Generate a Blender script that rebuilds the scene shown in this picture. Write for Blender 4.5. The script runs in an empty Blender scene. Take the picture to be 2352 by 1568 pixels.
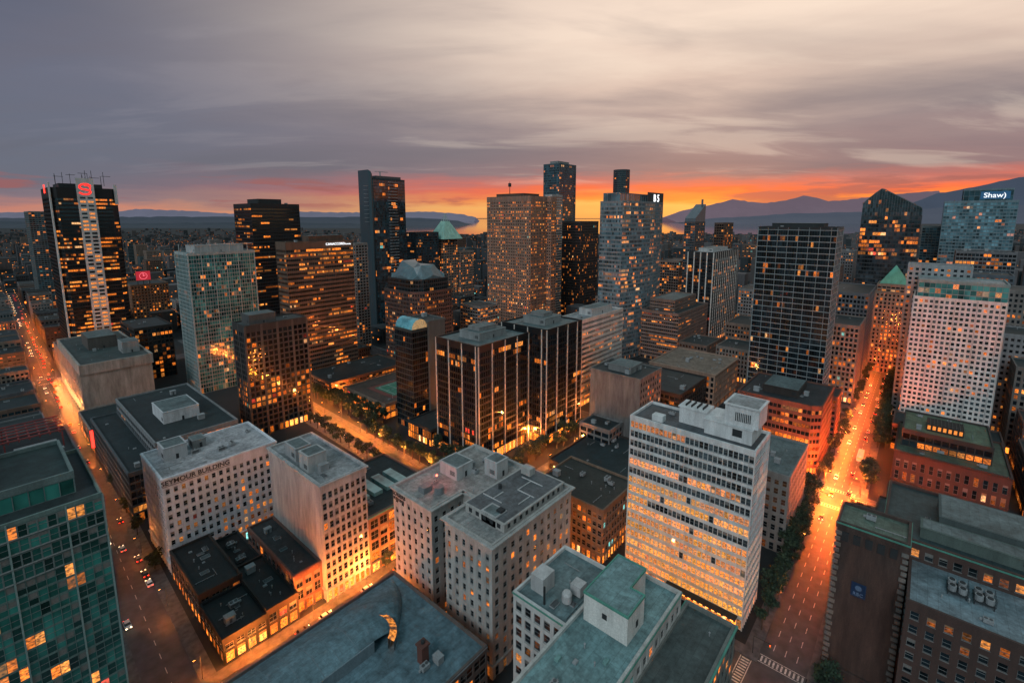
import bpy, math, random
from mathutils import Vector, Matrix, noise as mnoise
random.seed(7)
R=random.random; U=random.uniform
SC=bpy.context.scene; COL=SC.collection
A41=math.radians(41)
FWD=(math.cos(A41),math.sin(A41)); RGT=(math.sin(A41),-math.cos(A41))
CAMH=135.0

# ------------------------------------------------------------ materials
def lin(c): 
    return tuple(((x/255)/12.92 if x/255<=.04045 else ((x/255+.055)/1.055)**2.4) for x in c)+(1,)
def newmat(name):
    m=bpy.data.materials.new(name); m.use_nodes=True; nt=m.node_tree
    return m,nt,nt.nodes['Principled BSDF']
def N(nt,t,**k):
    n=nt.nodes.new(t)
    for a,b in k.items(): setattr(n,a,b)
    return n
_wm={}
def wall(c,rough=.8,stain=.35,scale=.35,bump=.15,metal=0.):
    key=(c,rough,stain,scale,metal)
    if key in _wm: return _wm[key]
    m,nt,b=newmat('wall'); L=nt.links
    geo=N(nt,'ShaderNodeNewGeometry')
    mp=N(nt,'ShaderNodeMapping'); mp.inputs['Scale'].default_value=(1,1,.18); L.new(geo.outputs['Position'],mp.inputs[0])
    n1=N(nt,'ShaderNodeTexNoise'); n1.inputs['Scale'].default_value=scale; n1.inputs['Detail'].default_value=6; n1.inputs['Roughness'].default_value=.7
    L.new(mp.outputs[0],n1.inputs[0])
    n2=N(nt,'ShaderNodeTexNoise'); n2.inputs['Scale'].default_value=3.5; n2.inputs['Detail'].default_value=4
    L.new(geo.outputs['Position'],n2.inputs[0])
    r=N(nt,'ShaderNodeMapRange'); r.inputs[1].default_value=.3;r.inputs[2].default_value=.7;r.inputs[3].default_value=1-stain;r.inputs[4].default_value=1+stain*.4
    L.new(n1.outputs[0],r.inputs[0])
    r2=N(nt,'ShaderNodeMapRange'); r2.inputs[1].default_value=.3;r2.inputs[2].default_value=.7;r2.inputs[3].default_value=.82;r2.inputs[4].default_value=1.12
    L.new(n2.outputs[0],r2.inputs[0])
    mu=N(nt,'ShaderNodeMath',operation='MULTIPLY'); L.new(r.outputs[0],mu.inputs[0]); L.new(r2.outputs[0],mu.inputs[1])
    vm=N(nt,'ShaderNodeVectorMath',operation='SCALE'); vm.inputs[0].default_value=c[:3]; L.new(mu.outputs[0],vm.inputs['Scale'])
    L.new(vm.outputs[0],b.inputs['Base Color']); b.inputs['Roughness'].default_value=rough; b.inputs['Metallic'].default_value=metal
    bp=N(nt,'ShaderNodeBump'); bp.inputs['Strength'].default_value=bump; bp.inputs['Distance'].default_value=.05
    L.new(n2.outputs[0],bp.inputs['Height']); L.new(bp.outputs[0],b.inputs['Normal'])
    _wm[key]=m; return m
_gm={}
def glass(c,rough=.1):
    if c in _gm: return _gm[c]
    m,nt,b=newmat('window_glass'); L=nt.links
    at=N(nt,'ShaderNodeAttribute',attribute_name='glow')
    geo=N(nt,'ShaderNodeNewGeometry')
    mp=N(nt,'ShaderNodeMapping'); mp.inputs['Scale'].default_value=(1,1,1.6); L.new(geo.outputs['Position'],mp.inputs[0])
    n=N(nt,'ShaderNodeTexNoise'); n.inputs['Scale'].default_value=1.3; n.inputs['Detail'].default_value=4; L.new(mp.outputs[0],n.inputs[0])
    r=N(nt,'ShaderNodeMapRange'); r.inputs[1].default_value=.35;r.inputs[2].default_value=.68;r.inputs[3].default_value=.22;r.inputs[4].default_value=1.65
    L.new(n.outputs[0],r.inputs[0])
    L.new(at.outputs['Color'],b.inputs['Emission Color']); L.new(r.outputs[0],b.inputs['Emission Strength'])
    r2=N(nt,'ShaderNodeMapRange'); r2.inputs[3].default_value=.3;r2.inputs[4].default_value=2.0; L.new(at.outputs['Alpha'],r2.inputs[0])
    nb=N(nt,'ShaderNodeTexNoise'); nb.inputs['Scale'].default_value=.09; nb.inputs['Detail'].default_value=3; L.new(geo.outputs['Position'],nb.inputs[0])
    r3=N(nt,'ShaderNodeMapRange'); r3.inputs[1].default_value=.35;r3.inputs[2].default_value=.65;r3.inputs[3].default_value=.4;r3.inputs[4].default_value=1.7; L.new(nb.outputs[0],r3.inputs[0])
    mm=N(nt,'ShaderNodeMath',operation='MULTIPLY'); L.new(r2.outputs[0],mm.inputs[0]); L.new(r3.outputs[0],mm.inputs[1])
    vm=N(nt,'ShaderNodeVectorMath',operation='SCALE'); vm.inputs[0].default_value=c[:3]; L.new(mm.outputs[0],vm.inputs['Scale'])
    L.new(vm.outputs[0],b.inputs['Base Color']); b.inputs['Roughness'].default_value=rough
    b.inputs['IOR'].default_value=1.7
    bp=N(nt,'ShaderNodeBump'); bp.inputs['Strength'].default_value=.2; bp.inputs['Distance'].default_value=.15
    n3=N(nt,'ShaderNodeTexNoise'); n3.inputs['Scale'].default_value=.5; L.new(geo.outputs['Position'],n3.inputs[0])
    L.new(n3.outputs[0],bp.inputs['Height']); L.new(bp.outputs[0],b.inputs['Normal'])
    _gm[c]=m; return m
def emit(c,s,name='lamp_glow'):
    m,nt,b=newmat(name); b.inputs['Base Color'].default_value=(c[0]*.3,c[1]*.3,c[2]*.3,1)
    b.inputs['Emission Color'].default_value=(*c,1); b.inputs['Emission Strength'].default_value=s; return m
_rm={}
def roofmat(c):
    if c in _rm: return _rm[c]
    m,nt,b=newmat('roofing'); L=nt.links; geo=N(nt,'ShaderNodeNewGeometry')
    n1=N(nt,'ShaderNodeTexNoise'); n1.inputs['Scale'].default_value=.12; n1.inputs['Detail'].default_value=9; n1.inputs['Roughness'].default_value=.7; L.new(geo.outputs['Position'],n1.inputs[0])
    n1.inputs['Distortion'].default_value=.8
    n4=N(nt,'ShaderNodeTexNoise'); n4.inputs['Scale'].default_value=.7; n4.inputs['Detail'].default_value=6; n4.inputs['Roughness'].default_value=.75; L.new(geo.outputs['Position'],n4.inputs[0])
    r4=N(nt,'ShaderNodeMapRange'); r4.inputs[1].default_value=.32;r4.inputs[2].default_value=.6;r4.inputs[3].default_value=.55;r4.inputs[4].default_value=1.1; L.new(n4.outputs[0],r4.inputs[0])
    br=N(nt,'ShaderNodeTexBrick'); br.inputs['Scale'].default_value=.12; br.inputs['Mortar Size'].default_value=.008; br.inputs['Color1'].default_value=(1,1,1,1); br.inputs['Color2'].default_value=(.86,.86,.86,1); br.inputs['Mortar'].default_value=(.7,.7,.7,1); L.new(geo.outputs['Position'],br.inputs[0])
    r=N(nt,'ShaderNodeMapRange'); r.inputs[1].default_value=.3;r.inputs[2].default_value=.7;r.inputs[3].default_value=.45;r.inputs[4].default_value=1.45; L.new(n1.outputs[0],r.inputs[0])
    mu=N(nt,'ShaderNodeMath',operation='MULTIPLY'); L.new(r.outputs[0],mu.inputs[0]);L.new(br.outputs[0],mu.inputs[1])
    mu2=N(nt,'ShaderNodeMath',operation='MULTIPLY'); L.new(mu.outputs[0],mu2.inputs[0]);L.new(r4.outputs[0],mu2.inputs[1])
    vm=N(nt,'ShaderNodeVectorMath',operation='SCALE'); vm.inputs[0].default_value=c; L.new(mu2.outputs[0],vm.inputs['Scale'])
    L.new(vm.outputs[0],b.inputs['Base Color']); b.inputs['Roughness'].default_value=.65
    _rm[c]=m; return m

G_DARK=glass((.005,.009,.012)); G_TEAL=glass((.03,.14,.14)); G_BLUE=glass((.013,.04,.055)); G_GREEN=glass((.018,.10,.085)); G_GREY=glass((.025,.037,.043))
WHITE=(.6,.6,.6); OFFW=(.45,.45,.45); GREY=(.22,.23,.235); CONC=(.17,.17,.168); BROWN=(.1,.058,.04)
DBROWN=(.03,.021,.018); BLACK=(.008,.010,.013); CHAR=(.02,.024,.027); BRICK=(.12,.045,.034)
R_DARK=(.018,.028,.031); R_GREY=(.11,.145,.15); R_TEAL=(.16,.27,.28); R_LIGHT=(.27,.29,.3)
FRAME=wall((.2,.21,.21),stain=.1)
COPPER=(.08,.27,.21)

# ------------------------------------------------------------ mesh builder
class MB:
    def __init__(s): s.v=[];s.f=[];s.m=[];s.c=[]
    def quad(s,a,b,c,d,mi=0,col=(0,0,0,.5)):
        i=len(s.v); s.v+=[a,b,c,d]; s.f.append((i,i+1,i+2,i+3)); s.m.append(mi); s.c.append(col)
    def face(s,pts,mi=0,col=(0,0,0,.5)):
        i=len(s.v); s.v+=list(pts); s.f.append(tuple(range(i,i+len(pts)))); s.m.append(mi); s.c.append(col)
    def box(s,x0,y0,z0,x1,y1,z1,mi=0):
        i=len(s.v)
        s.v+=[(x0,y0,z0),(x1,y0,z0),(x1,y1,z0),(x0,y1,z0),(x0,y0,z1),(x1,y0,z1),(x1,y1,z1),(x0,y1,z1)]
        for q in ((3,2,1,0),(4,5,6,7),(0,1,5,4),(1,2,6,5),(2,3,7,6),(3,0,4,7)):
            s.f.append(tuple(i+k for k in q)); s.m.append(mi); s.c.append((0,0,0,.5))
    def fbox(s,p,d,n,s0,s1,z0,z1,d0,d1,mi=0):
        if s1<=s0 or z1<=z0: return
        i=len(s.v)
        for z in (z0,z1):
            for (a,b) in ((s0,d1),(s1,d1),(s1,d0),(s0,d0)):
                s.v.append((p[0]+d[0]*a+n[0]*b,p[1]+d[1]*a+n[1]*b,z))
        for q in ((3,2,1,0),(4,5,6,7),(0,1,5,4),(1,2,6,5),(2,3,7,6),(3,0,4,7)):
            s.f.append(tuple(i+k for k in q)); s.m.append(mi); s.c.append((0,0,0,.5))
    def prism(s,poly,z0,z1,mi=0,top=True,mt=None):
        n=len(poly)
        for i in range(n):
            a=poly[i];b=poly[(i+1)%n]
            s.quad((a[0],a[1],z0),(b[0],b[1],z0),(b[0],b[1],z1),(a[0],a[1],z1),mi)
        if top: s.face([(a[0],a[1],z1) for a in poly],mt if mt is not None else mi)
    def cyl(s,x,y,z0,z1,r0,r1=None,n=10,mi=0):
        r1=r0 if r1 is None else r1
        a=[(x+r0*math.cos(2*math.pi*k/n),y+r0*math.sin(2*math.pi*k/n),z0) for k in range(n)]
        b=[(x+r1*math.cos(2*math.pi*k/n),y+r1*math.sin(2*math.pi*k/n),z1) for k in range(n)]
        for k in range(n):
            j=(k+1)%n; s.quad(a[k],a[j],b[j],b[k],mi)
        s.face(b,mi)
    def mesh(s,name,mats):
        me=bpy.data.meshes.new(name); me.from_pydata(s.v,[],s.f)
        for m in mats: me.materials.append(m)
        me.polygons.foreach_set('material_index',s.m)
        if any(c!=(0,0,0,.5) for c in s.c):
            at=me.attributes.new('glow','FLOAT_COLOR','CORNER'); buf=[]
            for f,c in zip(s.f,s.c): buf+=list(c)*len(f)
            at.data.foreach_set('color',buf)
        me.update(); return me
    def obj(s,name,mats,parent=None,kind=None):
        if not s.f: return None
        return link(name,s.mesh(name,mats),parent,kind=kind)
def link(name,data,parent=None,loc=None,kind=None,rot=None,sc=None):
    o=bpy.data.objects.new(name,data); COL.objects.link(o)
    if loc: o.location=loc
    if rot is not None: o.rotation_euler=(0,0,rot)
    if sc: o.scale=(sc,sc,sc)
    if parent:
        o.parent=parent
        o.matrix_parent_inverse=Matrix.Translation(-Vector(parent.location))
    if kind: o['kind']=kind
    return o
def thing(name,label,cat,loc=(0,0,0),group=None,data=None,rot=None):
    o=bpy.data.objects.new(name,data); COL.objects.link(o); o.location=loc
    if rot is not None: o.rotation_euler=(0,0,rot)
    o['label']=label;o['category']=cat
    if group:o['group']=group
    return o

def glowcol(st,uni=False):
    r=R(); s=(U(.7,1.15) if uni else .16+1.35*R()**1.5)*st
    if uni: c=(1,U(.3,.42),U(.045,.12))
    elif r<.66: c=(1,.235,.025)
    elif r<.93: c=(1,.33,.06)
    elif r<.982: c=(1,.5,.2)
    elif r<.99: c=(.2,.65,.6)
    else: c=(.9,.08,.04)
    return (c[0]*s,c[1]*s,c[2]*s,R())
_winmesh={}
def winmesh(w,h,gm,col):
    lit=col[0]>.02
    var=random.randrange(6)
    key=(round(w,2),round(h,2),gm.name,lit,var)
    if key in _winmesh: return _winmesh[key]
    b=MB(); a=w/2; z=h/2
    b.quad((-a,0,-z),(a,0,-z),(a,0,z),(-a,0,z),0,col)
    if var in (1,3): b.box(-a+.07,-.01,z*(.1 if var==1 else .45),a-.07,-.005,z-.07,2)
    t=.07
    b.box(-a,-.06,-z,-a+t,-.012,z,1); b.box(a-t,-.06,-z,a,-.012,z,1)
    b.box(-a+t,-.055,z-t,a-t,-.013,z,1); b.box(-a+t,-.055,-z,a-t,-.013,-z+t,1); b.box(-a+t,-.05,-.04,a-t,-.014,.04,1)
    if w>2: b.box(-.04,-.045,-z+t,.04,-.016,z-t,1)
    if h<3: b.box(-a-.1,-.32,-z-.12,a+.1,-.02,-z-.02,1)
    m=b.mesh('window',[gm,FRAME,wall((.16,.15,.14),stain=.1) if not lit else wall((.3,.16,.08),stain=.1)]); _winmesh[key]=m; return m

def arc(cx,cy,r,a0,a1,n,sy=1.):
    return [(cx+r*math.cos(math.radians(a0+(a1-a0)*k/n)),cy+sy*r*math.sin(math.radians(a0+(a1-a0)*k/n))) for k in range(n+1)]
def rect(r): u0,v0,u1,v1=r; return [(u0,v0),(u1,v0),(u1,v1),(u0,v1)]

_pm={}
def smallmesh(k):
    if k in _pm: return _pm[k]
    b=MB(); mats=[wall((.27,.28,.29),.6,.25),wall((.07,.075,.08),.6,.1)]
    if k=='roof_vent': b.cyl(0,0,0,1.1,.16,.16,8); b.cyl(0,0,1.1,1.35,.3,.12,8)
    elif k=='roof_hatch': b.box(-.7,-.5,0,.7,.5,.35); b.box(-.6,-.4,.35,.6,.4,.5)
    elif k=='roof_pipe':
        b.box(-3.5,-.08,.25,3.5,.08,.4)
        for x in (-3,-1,1,3): b.box(x,-.2,0,x+.12,.2,.25)
    elif k=='skylight':
        b.box(-1.6,-1,0,1.6,1,.4); b.face([(-1.5,-.9,.4),(1.5,-.9,.4),(1.2,0,.95),(-1.2,0,.95)],1); b.face([(1.5,.9,.4),(-1.5,.9,.4),(-1.2,0,.95),(1.2,0,.95)],1); b.face([(1.5,-.9,.4),(1.5,.9,.4),(1.2,0,.95)],1); b.face([(-1.5,.9,.4),(-1.5,-.9,.4),(-1.2,0,.95)],1)
    elif k=='stair_hut':
        b.box(-1.6,-1.3,0,1.6,1.3,2.5); b.box(-1.75,-1.45,2.5,1.75,1.45,2.7); b.box(-.5,-1.33,0,.4,-1.305,2,1)
    elif k=='air_conditioning_unit':
        b.box(-1.4,-1,.3,1.4,1,1.7,0)
        for x in (-1.2,1.1):
            for y in (-.9,.8): b.box(x,y,0,x+.12,y+.12,.3,1)
        for x in (-.7,.7): b.cyl(x,0,1.7,1.95,.5,.5,12,1)
        b.box(-1.3,-1.02,.5,1.3,-1.005,1.5,1); b.box(1.4,-.3,.5,2.3,.3,1.1,0)
    _pm[k]=b.mesh(k,mats); return _pm[k]
KINDS=['roof_vent','roof_vent','roof_vent','roof_hatch','roof_pipe','roof_pipe','skylight','stair_hut','air_conditioning_unit','air_conditioning_unit']
def clutter(par,r,z,n):
    u0,v0,u1,v1=r
    if u1-u0<6 or v1-v0<6: return
    pl=[]
    for i in range(n):
        for t in range(8):
            x,y=U(u0+2.5,u1-2.5),U(v0+2.5,v1-2.5)
            if all(abs(x-a)+abs(y-b)>3.5 for a,b in pl): break
        pl.append((x,y)); k=random.choice(KINDS)
        rot=random.choice((0,math.pi/2,math.pi)); lim=min(u1-u0,v1-v0)
        if k=='roof_pipe' and lim<10: k='roof_hatch'
        link(k,smallmesh(k),par,(x,y,z),rot=rot,sc=U(.6,1.0))

def building(label,foot,z1,z0=0,name='office_building',cat='building',wallc=GREY,bay=3.,st=3.6,pw=.6,pd=.3,sh=1.2,lit=.2,run=1,strength=1.,gm=None,
             tb=1.6,shop=0,faces=None,major=None,majc=WHITE,majw=.9,majs=None,roofc=R_DARK,indiv=0,cornice=0,clut=4,floorlit=None,pent=None,parent=None,
             ledge=None,group=None,wrough=.8,basefl=4.5,stain=.35,uni=False):
    poly=rect(foot) if len(foot)==4 and not isinstance(foot[0],tuple) else foot
    us=[p[0] for p in poly]; vs=[p[1] for p in poly]; bb=(min(us),min(vs),max(us),max(vs))
    cx,cy=(bb[0]+bb[2])/2,(bb[1]+bb[3])/2
    par=parent or thing(name,label,cat,(cx,cy,0),group)
    gm=gm or G_DARK
    w=MB(); panes=[]
    w.prism(poly,z0,z1-.9,0,top=False)
    n=len(poly)
    for i in range(n):
        a=poly[i]; b=poly[(i+1)%n]; dx,dy=b[0]-a[0],b[1]-a[1]; Ln=math.hypot(dx,dy)
        if Ln<.5: continue
        d=(dx/Ln,dy/Ln); nn=(d[1],-d[0]); e=pd+.06
        w.fbox(a,d,nn,-e,Ln-.3,z1-tb,z1,-.3,e,0)
        if cornice:
            w.fbox(a,d,nn,-cornice,Ln,z1-.75,z1-.3,0,cornice,2 if ledge else 0)
            w.fbox(a,d,nn,-cornice*.6,Ln,z1-1.15,z1-.76,0,cornice*.6,0)
            w.fbox(a,d,nn,-.45-pd,Ln,z0+basefl+.1,z0+basefl+.5,0,.45+pd,0)
        if faces is not None and i not in faces: continue
        nb=max(1,round(Ln/bay)); bw=Ln/nb
        zb=z0+(basefl if z0<5 else 0); zt=z1-tb
        ns=max(1,round((zt-zb)/st)); fh=(zt-zb)/ns
        for k in range(nb+1):
            mj= major and k%major==0
            hw=(majw if mj else pw)/2; dd=pd+(.18 if mj else 0)
            s0=k*bw-hw; s1=min(k*bw+hw,Ln)
            if k==0: s0=-dd
            w.fbox(a,d,nn,s0,s1,z0,z1-tb if not mj else z1-.4,0,dd,1 if mj else 0)
        if sh>0:
            for f in range(ns+1):
                mj2= majs and f%majs==0
                zz=zb+f*fh; w.fbox(a,d,nn,-pd+.04,Ln,max(z0,zz-sh*.62),min(zz+sh*.38,z1-tb+.1),0,(pd+.1) if mj2 else (pd-.04),1 if mj2 else 0)
        ph=fh-sh
        fl=[(floorlit(f/ns,f) if floorlit else lit*random.choice((.2,.5,.9,1.2,2.1))) for f in range(ns)]
        sd=U(0,900)
        for f in range(ns):
            k=0
            fb=U(.55,1.25)
            while k<nb:
                rl=random.randint(1,run) if run>1 else 1
                cl=1. if uni else max(.12,1.05+2.1*mnoise.noise(Vector((k*bw/9.+sd,f/4.2,sd))))
                on=R()<fl[f]*cl; base=glowcol(strength*fb,uni)
                for q in range(min(rl,nb-k)):
                    c=base if R()<.7 else glowcol(strength*fb,uni)
                    if on and R()<(.98 if uni else .9): cc=(c[0],c[1],c[2],R())
                    else: cc=(0,0,0,R())
                    s0=(k+q)*bw+pw/2; s1=(k+q+1)*bw-pw/2; zz0=zb+f*fh+sh*.38; zz1=zz0+ph
                    panes.append((a,d,nn,s0,s1,zz0,zz1,cc))
                k+=rl
        if z0<5:
            for k in range(nb):
                if shop and R()<shop: cc=glowcol(2.2)
                else: cc=(0,0,0,R()) if R()<.6 else glowcol(.3)
                panes.append((a,d,nn,k*bw+pw/2,(k+1)*bw-pw/2,z0+.4,z0+basefl-sh*.62-.1,cc))
    mats=[wall(wallc,wrough,stain),wall(majc,.7,.2),wall(ledge,.6,.3) if ledge else wall(wallc)]
    w.obj('wall',mats,par)
    rf=MB(); rf.face([(p[0],p[1],z1-.9) for p in poly]); rf.obj('roof',[roofmat(roofc)],par)
    if indiv:
        def dist(p):
            a,d,nn,s0,s1,a0,a1,c=p; x=a[0]+d[0]*(s0+s1)/2; y=a[1]+d[1]*(s0+s1)/2
            fac=-(nn[0]*x+nn[1]*y)
            return (0 if fac>0 else 1e6)+math.sqrt(x*x+y*y+(CAMH-a0)**2)
        panes.sort(key=dist)
        for p in panes[:indiv]:
            a,d,nn,s0,s1,a0,a1,c=p; s=(s0+s1)/2
            link('window',winmesh(s1-s0,a1-a0,gm,c),par,(a[0]+d[0]*s+nn[0]*.06,a[1]+d[1]*s+nn[1]*.06,(a0+a1)/2),rot=math.atan2(d[1],d[0]))
        panes=panes[indiv:]
    g=MB()
    for a,d,nn,s0,s1,a0,a1,c in panes:
        o=.05
        P=lambda s,z:(a[0]+d[0]*s+nn[0]*o,a[1]+d[1]*s+nn[1]*o,z)
        g.quad(P(s0,a0),P(s1,a0),P(s1,a1),P(s0,a1),0,c)
        if indiv:
            m=(s0+s1)/2; zm=(a0+a1)/2
            g.fbox(a,d,nn,s0,s1,zm-.04,zm+.04,.06,.1,1)
            if s1-s0>2: g.fbox(a,d,nn,m-.04,m+.04,a0,a1,.06,.11,1)
            if c[0]==0 and R()<.3: g.fbox(a,d,nn,s0+.05,s1-.05,zm+.1,a1-.05,.052,.056,2)
    g.obj('window',[gm,FRAME,wall((.16,.15,.14),stain=.1)],par,kind='stuff')
    if pent:
        for (p0,p1,p2,p3,ph,pc) in pent:
            b=MB(); b.box(p0,p1,z1-.9,p2,p3,z1+ph,0)
            b.box(p0-.15,p1-.15,z1+ph,p2+.15,p3+.15,z1+ph+.3,0)
            b.box(p0+.5,p1+.5,z1+ph+.3,p2-.5,p3-.5,z1+ph+.32,1)
            for k in range(5): b.box(p0-.05,p1+1,z1+.4+k*.35,p0-.01,min(p1+3.5,p3-.5),z1+.6+k*.35,2)
            b.box((p0+p2)/2,p1-.05,z1-.88,(p0+p2)/2+1,p1-.01,z1+1.2,2)
            b.obj('penthouse',[wall(pc),roofmat(R_GREY),wall(CHAR)],par)
    if clut: clutter(par,(bb[0]+1,bb[1]+1,bb[2]-1,bb[3]-1),z1-.9,clut)
    return par

def text(s,size,loc,face,mat,parent,name='building_sign',depth=.08,bold=0.):
    c=bpy.data.curves.new('sign','FONT'); c.body=s;c.size=size;c.extrude=depth;c.align_x='CENTER';c.offset=bold
    t=bpy.data.objects.new('t',c); COL.objects.link(t)
    dg=bpy.context.evaluated_depsgraph_get(); me=bpy.data.meshes.new_from_object(t.evaluated_get(dg))
    bpy.data.objects.remove(t); me.materials.clear(); me.materials.append(mat)
    me.transform(Matrix.Rotation(math.radians(90),4,'X'))
    if face=='W': me.transform(Matrix.Rotation(math.radians(-90),4,'Z'))
    return link(name,me,parent,loc)

# ------------------------------------------------------------ setting
def groundmat():
    m,nt,b=newmat('ground'); L=nt.links; geo=N(nt,'ShaderNodeNewGeometry')
    n=N(nt,'ShaderNodeTexNoise'); n.inputs['Scale'].default_value=.004; n.inputs['Detail'].default_value=12; n.inputs['Roughness'].default_value=.75; L.new(geo.outputs['Position'],n.inputs[0])
    cr=N(nt,'ShaderNodeValToRGB'); cr.color_ramp.elements[0].position=.35; cr.color_ramp.elements[0].color=(.006,.01,.012,1); cr.color_ramp.elements[1].position=.7; cr.color_ramp.elements[1].color=(.022,.028,.032,1)
    L.new(n.outputs[0],cr.inputs[0]); L.new(cr.outputs[0],b.inputs['Base Color']); b.inputs['Roughness'].default_value=.95; return m
g=MB(); S=70000; g.quad((-S,-S,0),(S,-S,0),(S,S,0),(-S,S,0)); go=g.obj('ground',[groundmat()]); go['kind']='structure'
def asphalt(c,rough,sc):
    m,nt,b=newmat('asphalt'); L=nt.links; geo=N(nt,'ShaderNodeNewGeometry')
    n=N(nt,'ShaderNodeTexNoise'); n.inputs['Scale'].default_value=sc; n.inputs['Detail'].default_value=8; L.new(geo.outputs['Position'],n.inputs[0])
    r=N(nt,'ShaderNodeMapRange'); r.inputs[1].default_value=.3;r.inputs[2].default_value=.7;r.inputs[3].default_value=.5;r.inputs[4].default_value=1.35; L.new(n.outputs[0],r.inputs[0])
    vm=N(nt,'ShaderNodeVectorMath',operation='SCALE'); vm.inputs[0].default_value=c; L.new(r.outputs[0],vm.inputs['Scale']); L.new(vm.outputs[0],b.inputs['Base Color'])
    b.inputs['Roughness'].default_value=rough; return m
M_ROAD=asphalt((.04,.042,.047),.5,.3); M_PAVE=asphalt((.075,.078,.082),.75,.5); M_MARK=asphalt((.45,.45,.43),.6,1.5)
ROADS=[('R',(-60,21.5),(1500,21.5),6.4),('M',(-60,140),(254,140),5),('X',(-80,545),(400,545),6),
       ('L',(24,40),(50,1250),5.8),('N',(136,-120),(157,620),6),('C',(264,-200),(268,480),6),('D',(401,29),(401,300),6)]
road=MB(); mark=MB(); pave=MB()
def strip(mb,p0,p1,a,b,z,mi=0):
    dx,dy=p1[0]-p0[0],p1[1]-p0[1]; l=math.hypot(dx,dy); n=(-dy/l,dx/l)
    mb.quad((p0[0]+n[0]*a,p0[1]+n[1]*a,z),(p1[0]+n[0]*a,p1[1]+n[1]*a,z),(p1[0]+n[0]*b,p1[1]+n[1]*b,z),(p0[0]+n[0]*b,p0[1]+n[1]*b,z),mi)
def crossings(p0,p1,me):
    out=[]
    for nm,q0,q1,w in ROADS:
        if nm==me: continue
        r=(p1[0]-p0[0],p1[1]-p0[1]); s=(q1[0]-q0[0],q1[1]-q0[1]); den=r[0]*s[1]-r[1]*s[0]
        if abs(den)<1e-6: continue
        t=((q0[0]-p0[0])*s[1]-(q0[1]-p0[1])*s[0])/den; uu=((q0[0]-p0[0])*r[1]-(q0[1]-p0[1])*r[0])/den
        if 0<t<1 and -.02<uu<1.02: out.append((t*math.hypot(*r),w))
    return sorted(out)
for i,(nm,p0,p1,hw) in enumerate(ROADS):
    isv = nm in 'LNCD'
    z=.008 if isv else .004
    strip(road,p0,p1,-hw,hw,z)
    ln=math.dist(p0,p1); d=((p1[0]-p0[0])/ln,(p1[1]-p0[1])/ln)
    P=lambda s:(p0[0]+d[0]*s,p0[1]+d[1]*s)
    cs=crossings(p0,p1,nm)
    segs=[];s=0
    for c,w in cs: segs.append((s,c-w)); s=c+w
    segs.append((s,ln))
    for a,b in segs:
        if b-a<12: continue
        for sg in (-1,1):
            n=(-d[1],d[0]); lo,hi=sorted((sg*hw,sg*(hw+4.2)))
            A=P(a+.02);B=P(b-.02)
            if not isv: A=P(a+4.22 if a>0 else a); B=P(b-4.22)
            q=[(A[0]+n[0]*lo,A[1]+n[1]*lo),(B[0]+n[0]*lo,B[1]+n[1]*lo),(B[0]+n[0]*hi,B[1]+n[1]*hi),(A[0]+n[0]*hi,A[1]+n[1]*hi)]
            pave.prism(q,0,.14)
        s=a+8
        nl=(0,) if hw<6.3 else (-3.2,0,3.2)
        while s<b-10 and s<900:
            for off in nl:
                strip(mark,P(s),P(s+2.8),off-.1,off+.1,.014)
            s+=7
        for e,sg in ((a,1),(b,-1)):
            if e in (0,ln): continue
            for sd in (1.2,4.2): 
                s=e+sg*sd; strip(mark,P(min(s,s+.25*sg)),P(max(s,s+.25*sg)),-hw+.3,hw-.3,.014)
            for k in range(int(hw*2/1.1)):
                o=-hw+.5+k*1.1; s=e+sg*1.7; strip(mark,P(min(s,s+2.2*sg)),P(max(s,s+2.2*sg)),o,o+.5,.016)
for mb,nm,mt in ((road,'road',M_ROAD),(mark,'road_markings',M_MARK),(pave,'pavement',M_PAVE)):
    o=mb.obj(nm,[mt]); o['kind']='structure'
def W(D,t): return (FWD[0]*D+RGT[0]*t,FWD[1]*D+RGT[1]*t)
m,nt,b=newmat('water'); b.inputs['Base Color'].default_value=(.03,.05,.07,1); b.inputs['Roughness'].default_value=.06; b.inputs['IOR'].default_value=1.9
n=N(nt,'ShaderNodeTexNoise'); n.inputs['Scale'].default_value=.01; n.inputs['Detail'].default_value=6; geo=N(nt,'ShaderNodeNewGeometry'); nt.links.new(geo.outputs['Position'],n.inputs[0])
bp=N(nt,'ShaderNodeBump'); bp.inputs['Strength'].default_value=.05; bp.inputs['Distance'].default_value=3; nt.links.new(n.outputs[0],bp.inputs['Height']); nt.links.new(bp.outputs[0],b.inputs['Normal'])
wt=MB(); wt.face([(*W(D,t),3) for D,t in ((3900,-1100),(3700,-300),(3900,900),(3800,2400),(4300,3600),(9000,7500),(45000,26000),(45000,-9500),(9000,-2300))][::-1]); o=wt.obj('water',[m]); o['kind']='structure'
for f in o.data.polygons:
    if f.normal.z<0: o.data.flip_normals(); break
def hillmat(c,e):  # aerial haze is painted into the hills as an emissive colour
    m,nt,b=newmat('hillside_haze_glow'); L=nt.links; geo=N(nt,'ShaderNodeNewGeometry')
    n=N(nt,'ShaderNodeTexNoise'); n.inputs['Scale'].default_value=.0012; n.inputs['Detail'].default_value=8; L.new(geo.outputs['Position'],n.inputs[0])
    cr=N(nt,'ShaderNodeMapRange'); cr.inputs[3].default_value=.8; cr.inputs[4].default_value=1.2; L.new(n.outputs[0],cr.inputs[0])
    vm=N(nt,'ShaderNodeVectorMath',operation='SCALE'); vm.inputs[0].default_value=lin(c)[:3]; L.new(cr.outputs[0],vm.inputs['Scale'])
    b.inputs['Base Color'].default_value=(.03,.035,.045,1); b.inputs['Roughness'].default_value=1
    L.new(vm.outputs[0],b.inputs['Emission Color']); b.inputs['Emission Strength'].default_value=e; return m
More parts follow.
